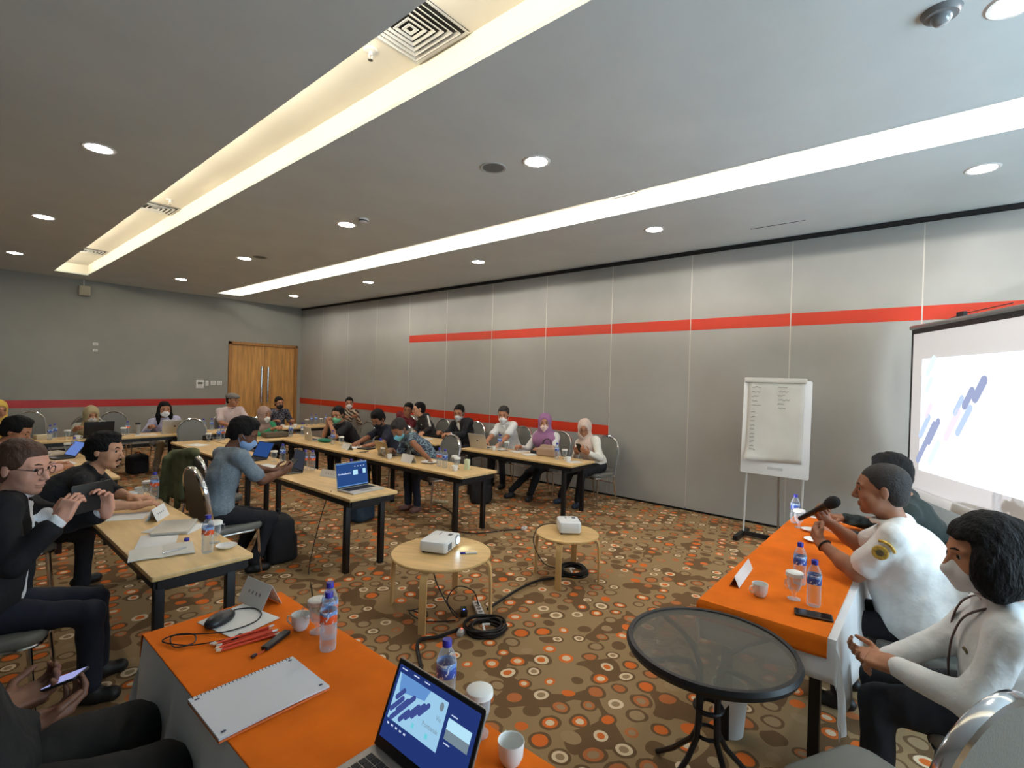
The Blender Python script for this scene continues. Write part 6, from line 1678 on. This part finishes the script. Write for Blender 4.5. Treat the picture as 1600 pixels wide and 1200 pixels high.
# ---- table by the partition wall
cup(5.68, 5.16, ZT, 'beside the silver laptop with the dark logo', 2.0); bottle(5.90, 5.24, ZT, 'b', 'before the man in the white shirt and mask'); goblet(5.82, 5.02, ZT, 'before the man in the white shirt and mask', 1.0)
saucer(5.76, 5.08, ZT, 'small saucer of leftovers before the man in the white shirt and mask', 0.07); paper(5.92, 4.84, ZT, 80, 'white sheet before the woman in the purple headscarf'); paper(5.76, 4.52, ZT, 70, 'white notepad beside the handbag', 0.15, 0.2, h=0.01)
slab_thing('pouch', 'small black case between the notepad and the handbag', 'pouch', (5.90, 4.52, ZT), 0.2, 0.10, 0.14, 0.05, M_BLACK, 0.02)
r = thing('handbag', 'taupe leather handbag with dark handles on the table', 'handbag', (5.86, 4.28, ZT), math.radians(100)); f_ = Field()
f_.box((0, 0, 0.06), (0.125, 0.035, 0.035), None, 0.025, 0.02); f_.box((0, 0, 0.12), (0.085, 0.02, 0.03), None, 0.015, 0.04)
link('bag_body', np_mesh('bag_body', [f_.mesh(0.009)], mat('bag_taupe', (164, 138, 118), 0.5)), r)
for sy in (-1, 1): MB().tube([(0.075 * math.cos(t), sy * 0.02, 0.15 + 0.10 * math.sin(t)) for t in np.linspace(0, PI, 11)], 0.006, 6).build('handle', mat('bag_dark', (74, 50, 58), 0.5), r)
MB().tube([(-0.09, -0.065, 0.02), (-0.09, -0.05, 0.15)], 0.012, 6, flat=0.3).build('strap', mat('bag_dark', (74, 50, 58)), r)
bottle(5.74, 4.02, ZT, 'b', 'beside the handbag'); goblet(5.84, 3.96, ZT, 'beside the handbag', 1.0); cup(5.70, 3.80, ZT, 'at the end of the table by the partition wall', 2.0); paper(5.72, 3.72, ZT, 65, 'white napkin at the end of the table by the partition wall', 0.15, 0.2)
cup(5.72, 7.2, ZT, 'before the man in the black cardigan'); paper(5.76, 6.9, ZT, 80, 'white sheet before the man in the black cardigan')

# ================================================================== PROJECTORS, CABLES, BAGS
M_PROJ = mat('projector_white', (228, 230, 230), 0.4)
def projector(loc, deg, label, w, d, h, lit):
    r = thing('projector', label, 'projector', loc, math.radians(deg))      # lens looks to +y
    MB().rbox((0, 0, h / 2 + 0.012), (w, d, h), 0.018, corner=0.03).build('housing', M_PROJ, r)
    lx = -w * 0.22
    T_ = Matrix.Translation((lx, d / 2 - 0.006, h * 0.58 + 0.012)) @ Matrix.Rotation(-PI / 2, 4, 'X')
    MB().lathe([(0.026, 0.0), (0.040, 0.0), (0.038, 0.014), (0.030, 0.016), (0.026, 0.010)], 24, T_, ring=True).build('lens_ring', M_DKLAP if not lit else mat('ring_grey', (150, 154, 160), 0.4), r)
    MB().lathe([(0, 0.004), (0.028, 0.004), (0.026, 0.010), (0, 0.014)], 20, T_).build('lens', emat('lens_glow', (196, 232, 255), 40.0) if lit else mat('lens_glass', (20, 22, 28), 0.08), r)
    for k in range(6): MB().box((w / 2 - 0.035 - k * 0.013, d / 2 + 0.0005, h * 0.5 + 0.012), (0.006, 0.003, h * 0.55)).build('vent_slot', mat('vent_grey', (96, 98, 102), 0.6), r, False)
    for k in range(3): MB().lathe([(0, 0), (0.007, 0), (0.007, 0.003), (0, 0.003)], 12, Matrix.Translation((lx - 0.02 + k * 0.022, -d * 0.12, h + 0.0115))).build('button', mat('proj_button', (160, 162, 164), 0.5), r)
    MB().box((lx, d * 0.25, h + 0.0125), (0.05, 0.03, 0.003)).build('focus_slot', mat('vent_grey', (96, 98, 102)), r, False)
    for sx, sy in ((-1, -1), (1, -1), (0, 1)): MB().lathe([(0, 0), (0.010, 0), (0.010, 0.014), (0, 0.014)], 12, Matrix.Translation((sx * w * 0.4, sy * d * 0.38, 0))).build('foot', M_BLACK, r)
    return r
projector((2.66, 2.96, 0.4505), 204, 'white projector shining a bright blue-white beam from the large stool', 0.30, 0.23, 0.085, True)
projector((3.86, 2.55, 0.4205), 222, 'unlit white projector on the small stool', 0.24, 0.20, 0.10, False)
r = thing('marker_pen', 'white marker pen with a purple cap beside the lit projector', 'pen', (2.73, 2.72, 0.4505), math.radians(-40)); MB().tube([(-0.02, 0, 0.007), (0.07, 0, 0.007)], 0.007, 8).build('barrel', M_WHITE, r); MB().tube([(-0.06, 0, 0.007), (-0.02, 0, 0.007)], 0.0075, 8).build('cap', M_CAP, r)
M_CABLE = mat('black_cable', (24, 22, 22), 0.55)
def coil(loc, R_, label, seed, n=9):
    rg = random.Random(seed); r = thing('cable_coil', label, 'cable', loc)
    for k in range(n):
        ph, ex, ez = rg.uniform(0, 6.28), rg.uniform(-0.025, 0.025), 0.008 + 0.009 * (k // 2)
        ox, oy = rg.uniform(-.012, .012), rg.uniform(-.012, .012)
        MB().tube([(ox + (R_ + ex + 0.012 * math.sin(2 * t + ph)) * math.cos(t), oy + (R_ + ex + 0.012 * math.sin(2 * t + ph)) * math.sin(t), ez + 0.004 * math.sin(3 * t + ph)) for t in np.linspace(0, 2 * PI, 33)[:-1]], 0.0075, 7, closed=True).build('loop', M_CABLE, r)
    MB().tube([(R_ * 0.2 - 0.06, -0.02, 0.012), (0.0, 0.03, 0.03), (0.06, 0.02, 0.014)], 0.009, 6).build('plug', M_WHITE, r)
coil((2.63, 2.42, 0), 0.125, 'coiled black cable on the carpet before the large stool', 3)
coil((3.98, 2.57, 0), 0.12, 'coiled black cable under the small stool', 6)
def cable(label, pts, rad=0.005, m=None):
    out = smooth(pts)
    o = MB().tube(out, rad, 7).build('cable', m or M_CABLE); return tag(o, label, 'cable')
cable('thick black cable running from the power strip to the small stool', [(2.86, 2.62, 0.01), (3.02, 2.62, 0.03), (3.3, 2.66, 0.025), (3.55, 2.66, 0.02), (3.75, 2.60, 0.012), (3.86, 2.55, 0.012)], 0.011)
cable('thin black power lead hanging from the lit projector', [(2.50, 2.90, 0.43), (2.50, 2.80, 0.25), (2.56, 2.70, 0.06), (2.60, 2.68, 0.012)], 0.0045)
cable('looped black lead under the large stool', [(2.62, 2.70, 0.02), (2.60, 2.80, 0.10), (2.72, 2.82, 0.17), (2.80, 2.72, 0.14), (2.80, 2.66, 0.05)], 0.0045)
cable('tangled thin black lead behind the front stool leg', [(2.42, 3.05, 0.01), (2.38, 2.92, 0.06), (2.46, 2.86, 0.012), (2.52, 2.98, 0.012), (2.40, 3.0, 0.02), (2.40, 2.82, 0.012), (2.56, 2.66, 0.012)], 0.0045)
cable('flat black cable running from the front stool leg towards the secretary table', [(2.50, 2.55, 0.012), (2.32, 2.58, 0.012), (2.18, 2.62, 0.02), (2.02, 2.40, 0.012), (1.80, 2.05, 0.012), (1.62, 1.72, 0.012)], 0.012)
cable('thin dark cord crossing the carpet beside the secretary table', [(1.5, 1.62, 0.006), (1.62, 1.30, 0.006), (1.62, 1.0, 0.006), (1.5, 0.7, 0.006)], 0.005)
cable('black extension lead lying on the carpet under the inner table', [(4.70, 5.25, 0.01), (4.55, 4.85, 0.01), (4.10, 4.35, 0.01), (4.15, 4.05, 0.01), (4.50, 3.86, 0.01), (4.66, 3.76, 0.012)], 0.006)
cable('black lead from the unlit projector trailing over the stool edge', [(3.92, 2.68, 0.45), (3.80, 2.82, 0.43), (3.66, 2.80, 0.32), (3.72, 2.72, 0.12), (3.90, 2.66, 0.03)], 0.0045)
cable('thin charger cable hanging from the middle table', [(2.47, 4.28, 0.72), (2.42, 4.3, 0.60), (2.36, 4.36, 0.25), (2.28, 4.3, 0.01), (2.1, 3.9, 0.008), (1.8, 3.3, 0.008)], 0.004)
def power_strip(loc, deg, label, n=4, m=None):
    r = thing('power_strip', label, 'power strip', loc, math.radians(deg))
    L_ = 0.05 * n + 0.04
    MB().rbox((0, 0, 0.018), (L_, 0.055, 0.034), 0.008).build('housing', m or M_WHITE, r)
    for k in range(n): MB().lathe([(0, 0.034), (0.018, 0.034), (0.018, 0.0362), (0, 0.0362)], 14, Matrix.Translation((-L_ / 2 + 0.04 + k * 0.05, 0, 0))).build('socket', mat('socket_grey', (120, 120, 118), 0.6), r)
    return r
power_strip((2.80, 2.66, 0), 55, 'white power strip with plugs behind the coiled cable')
r = slab_thing('power_adapter', 'black power adapter with a glowing blue light beside the power strip', 'adapter', (2.68, 2.70, 0), 0.9, 0.09, 0.05, 0.05, M_BLACK, 0.008); MB().lathe([(0, 0.05), (0.005, 0.05), (0.005, 0.053), (0, 0.053)], 10, Matrix.Translation((-0.02, 0, 0))).build('indicator_light', emat('blue_led', (60, 80, 255), 14.0), r)
r = slab_thing('extension_socket', 'small white extension socket with a red light at the cable coil', 'power strip', (2.46, 2.50, 0), 0.5, 0.07, 0.045, 0.035, mat('socket_beige', (196, 194, 190), 0.5), 0.008); MB().lathe([(0, 0.035), (0.004, 0.035), (0.004, 0.037), (0, 0.037)], 10, Matrix.Translation((0.02, 0, 0))).build('indicator_light', emat('red_led', (255, 70, 50), 6.0), r)
power_strip((4.84, 5.42, 0), -60, 'beige power strip under the chair of the man in teal batik', 4, mat('strip_beige', (206, 190, 150), 0.5))
power_strip((4.70, 3.74, 0), 20, 'white socket at the end of the extension lead on the open carpet', 1)
def bag(name, loc, deg, size, m, label, cat='bag', strap=True):
    r = thing(name, label, cat, loc, math.radians(deg)); f_ = Field(); w, d, h = size
    f_.box((0, 0, h * 0.46), (w / 2 - 0.05, d / 2 - 0.05, h * 0.46 - 0.05), None, 0.05, 0.03); f_.ell((0, 0, h * 0.75), (w * 0.42, d * 0.42, h * 0.25), None, 0.06); f_.box((0, -d * 0.42, h * 0.3), (w * 0.3, d * 0.1, h * 0.2), None, 0.03, 0.04)
    f_.box((0, 0, -0.1), (1, 1, 0.098), None, 0.002, 0.01, 's')
    link('bag_body', np_mesh('bag_body', [f_.mesh(0.014)], m, 0.006, 0.9, 4), r)
    MB().tube([(-0.05, 0, h * 0.97), (-0.03, 0, h * 1.06), (0.03, 0, h * 1.06), (0.05, 0, h * 0.97)], 0.008, 6).build('grab_handle', m, r)
    if strap:
        for sx in (-1, 1): MB().tube([(sx * w * 0.25, d * 0.45, h * 0.9), (sx * w * 0.3, d * 0.62, h * 0.5), (sx * w * 0.3, d * 0.5, 0.05)], 0.016, 6, flat=0.3).build('shoulder_strap', m, r)
    return r
M_BAGB = mat('bag_black', (26, 26, 30), 0.8, bump=0.2, bscale=60)
bag('backpack', (2.23, 4.82, 0), 80, (0.34, 0.24, 0.46), M_BAGB, 'black backpack on the carpet beside the man in the blue-grey shirt', 'backpack')
bag('tote_bag', (3.55, 5.45, 0), 20, (0.34, 0.20, 0.40), mat('bag_teal', (34, 54, 72), 0.7), 'dark teal bag standing under the inner tables', 'bag', False)
bag('backpack', (5.30, 5.05, 0), 30, (0.36, 0.24, 0.44), M_BAGB, 'black backpack on the carpet under the table by the partition wall', 'backpack')
bag('backpack', (2.42, 10.60, 0), 10, (0.30, 0.22, 0.34), M_BAGB, 'black bag at the feet of the long-haired woman', 'bag')
r = slab_thing('paper_box', 'white paper box on the carpet behind the legs of the near wooden table', 'box', (1.05, 3.58, 0), 0.2, 0.2, 0.12, 0.10, M_SHEET, 0.003)
# green jacket hung over the chair back (chair at 2.03, 5.90 facing 20 degrees)
r = thing('jacket', 'olive green jacket hung over the back of the empty chair', 'jacket', (2.03, 5.90, 0), math.radians(20)); f_ = Field()
for k, yy in enumerate(np.linspace(-0.06, 0.25, 7)):
    f_.cap((-0.318 - 0.012 * (k % 2), yy, 0.95 - 0.25 * max(0, yy - 0.12)), (-0.335 - 0.022 * ((k * 3) % 4) / 2, yy + 0.015 * ((k % 3) - 1), 0.42 + 0.05 * ((k * 2) % 3)), 0.030, 0.034, 0.016)
f_.cap((-0.305, -0.10, 0.975), (-0.305, 0.20, 0.945), 0.046, 0.042, 0.03); f_.cap((-0.37, 0.20, 0.90), (-0.40, 0.26, 0.52), 0.042, 0.034, 0.02)
f_.cap((-0.265, 0.0, 0.97), (-0.215, 0.02, 0.80), 0.034, 0.040, 0.03); f_.cap((-0.265, 0.10, 0.96), (-0.215, 0.12, 0.74), 0.034, 0.040, 0.03)
f_.box((-0.245, 0, 0.68), (0.022, 0.20, 0.17), None, 0.005, 0.01, 's')
link('cloth', np_mesh('cloth', [f_.mesh(0.010)], mat('jacket_olive', (86, 92, 64), 0.85, var=0.08, vscale=12), 0.008, 1.0, 8), r)
# second pale round thing under the glass table: a white wastebasket
r = thing('waste_bin', 'white round waste bin seen under the round glass table', 'bin', (2.74, 0.78, 0)); MB().lathe([(0, 0.0), (0.07, 0.0), (0.09, 0.24), (0.084, 0.24), (0.066, 0.01), (0, 0.01)], 24).build('bin_body', M_WHITE, r)
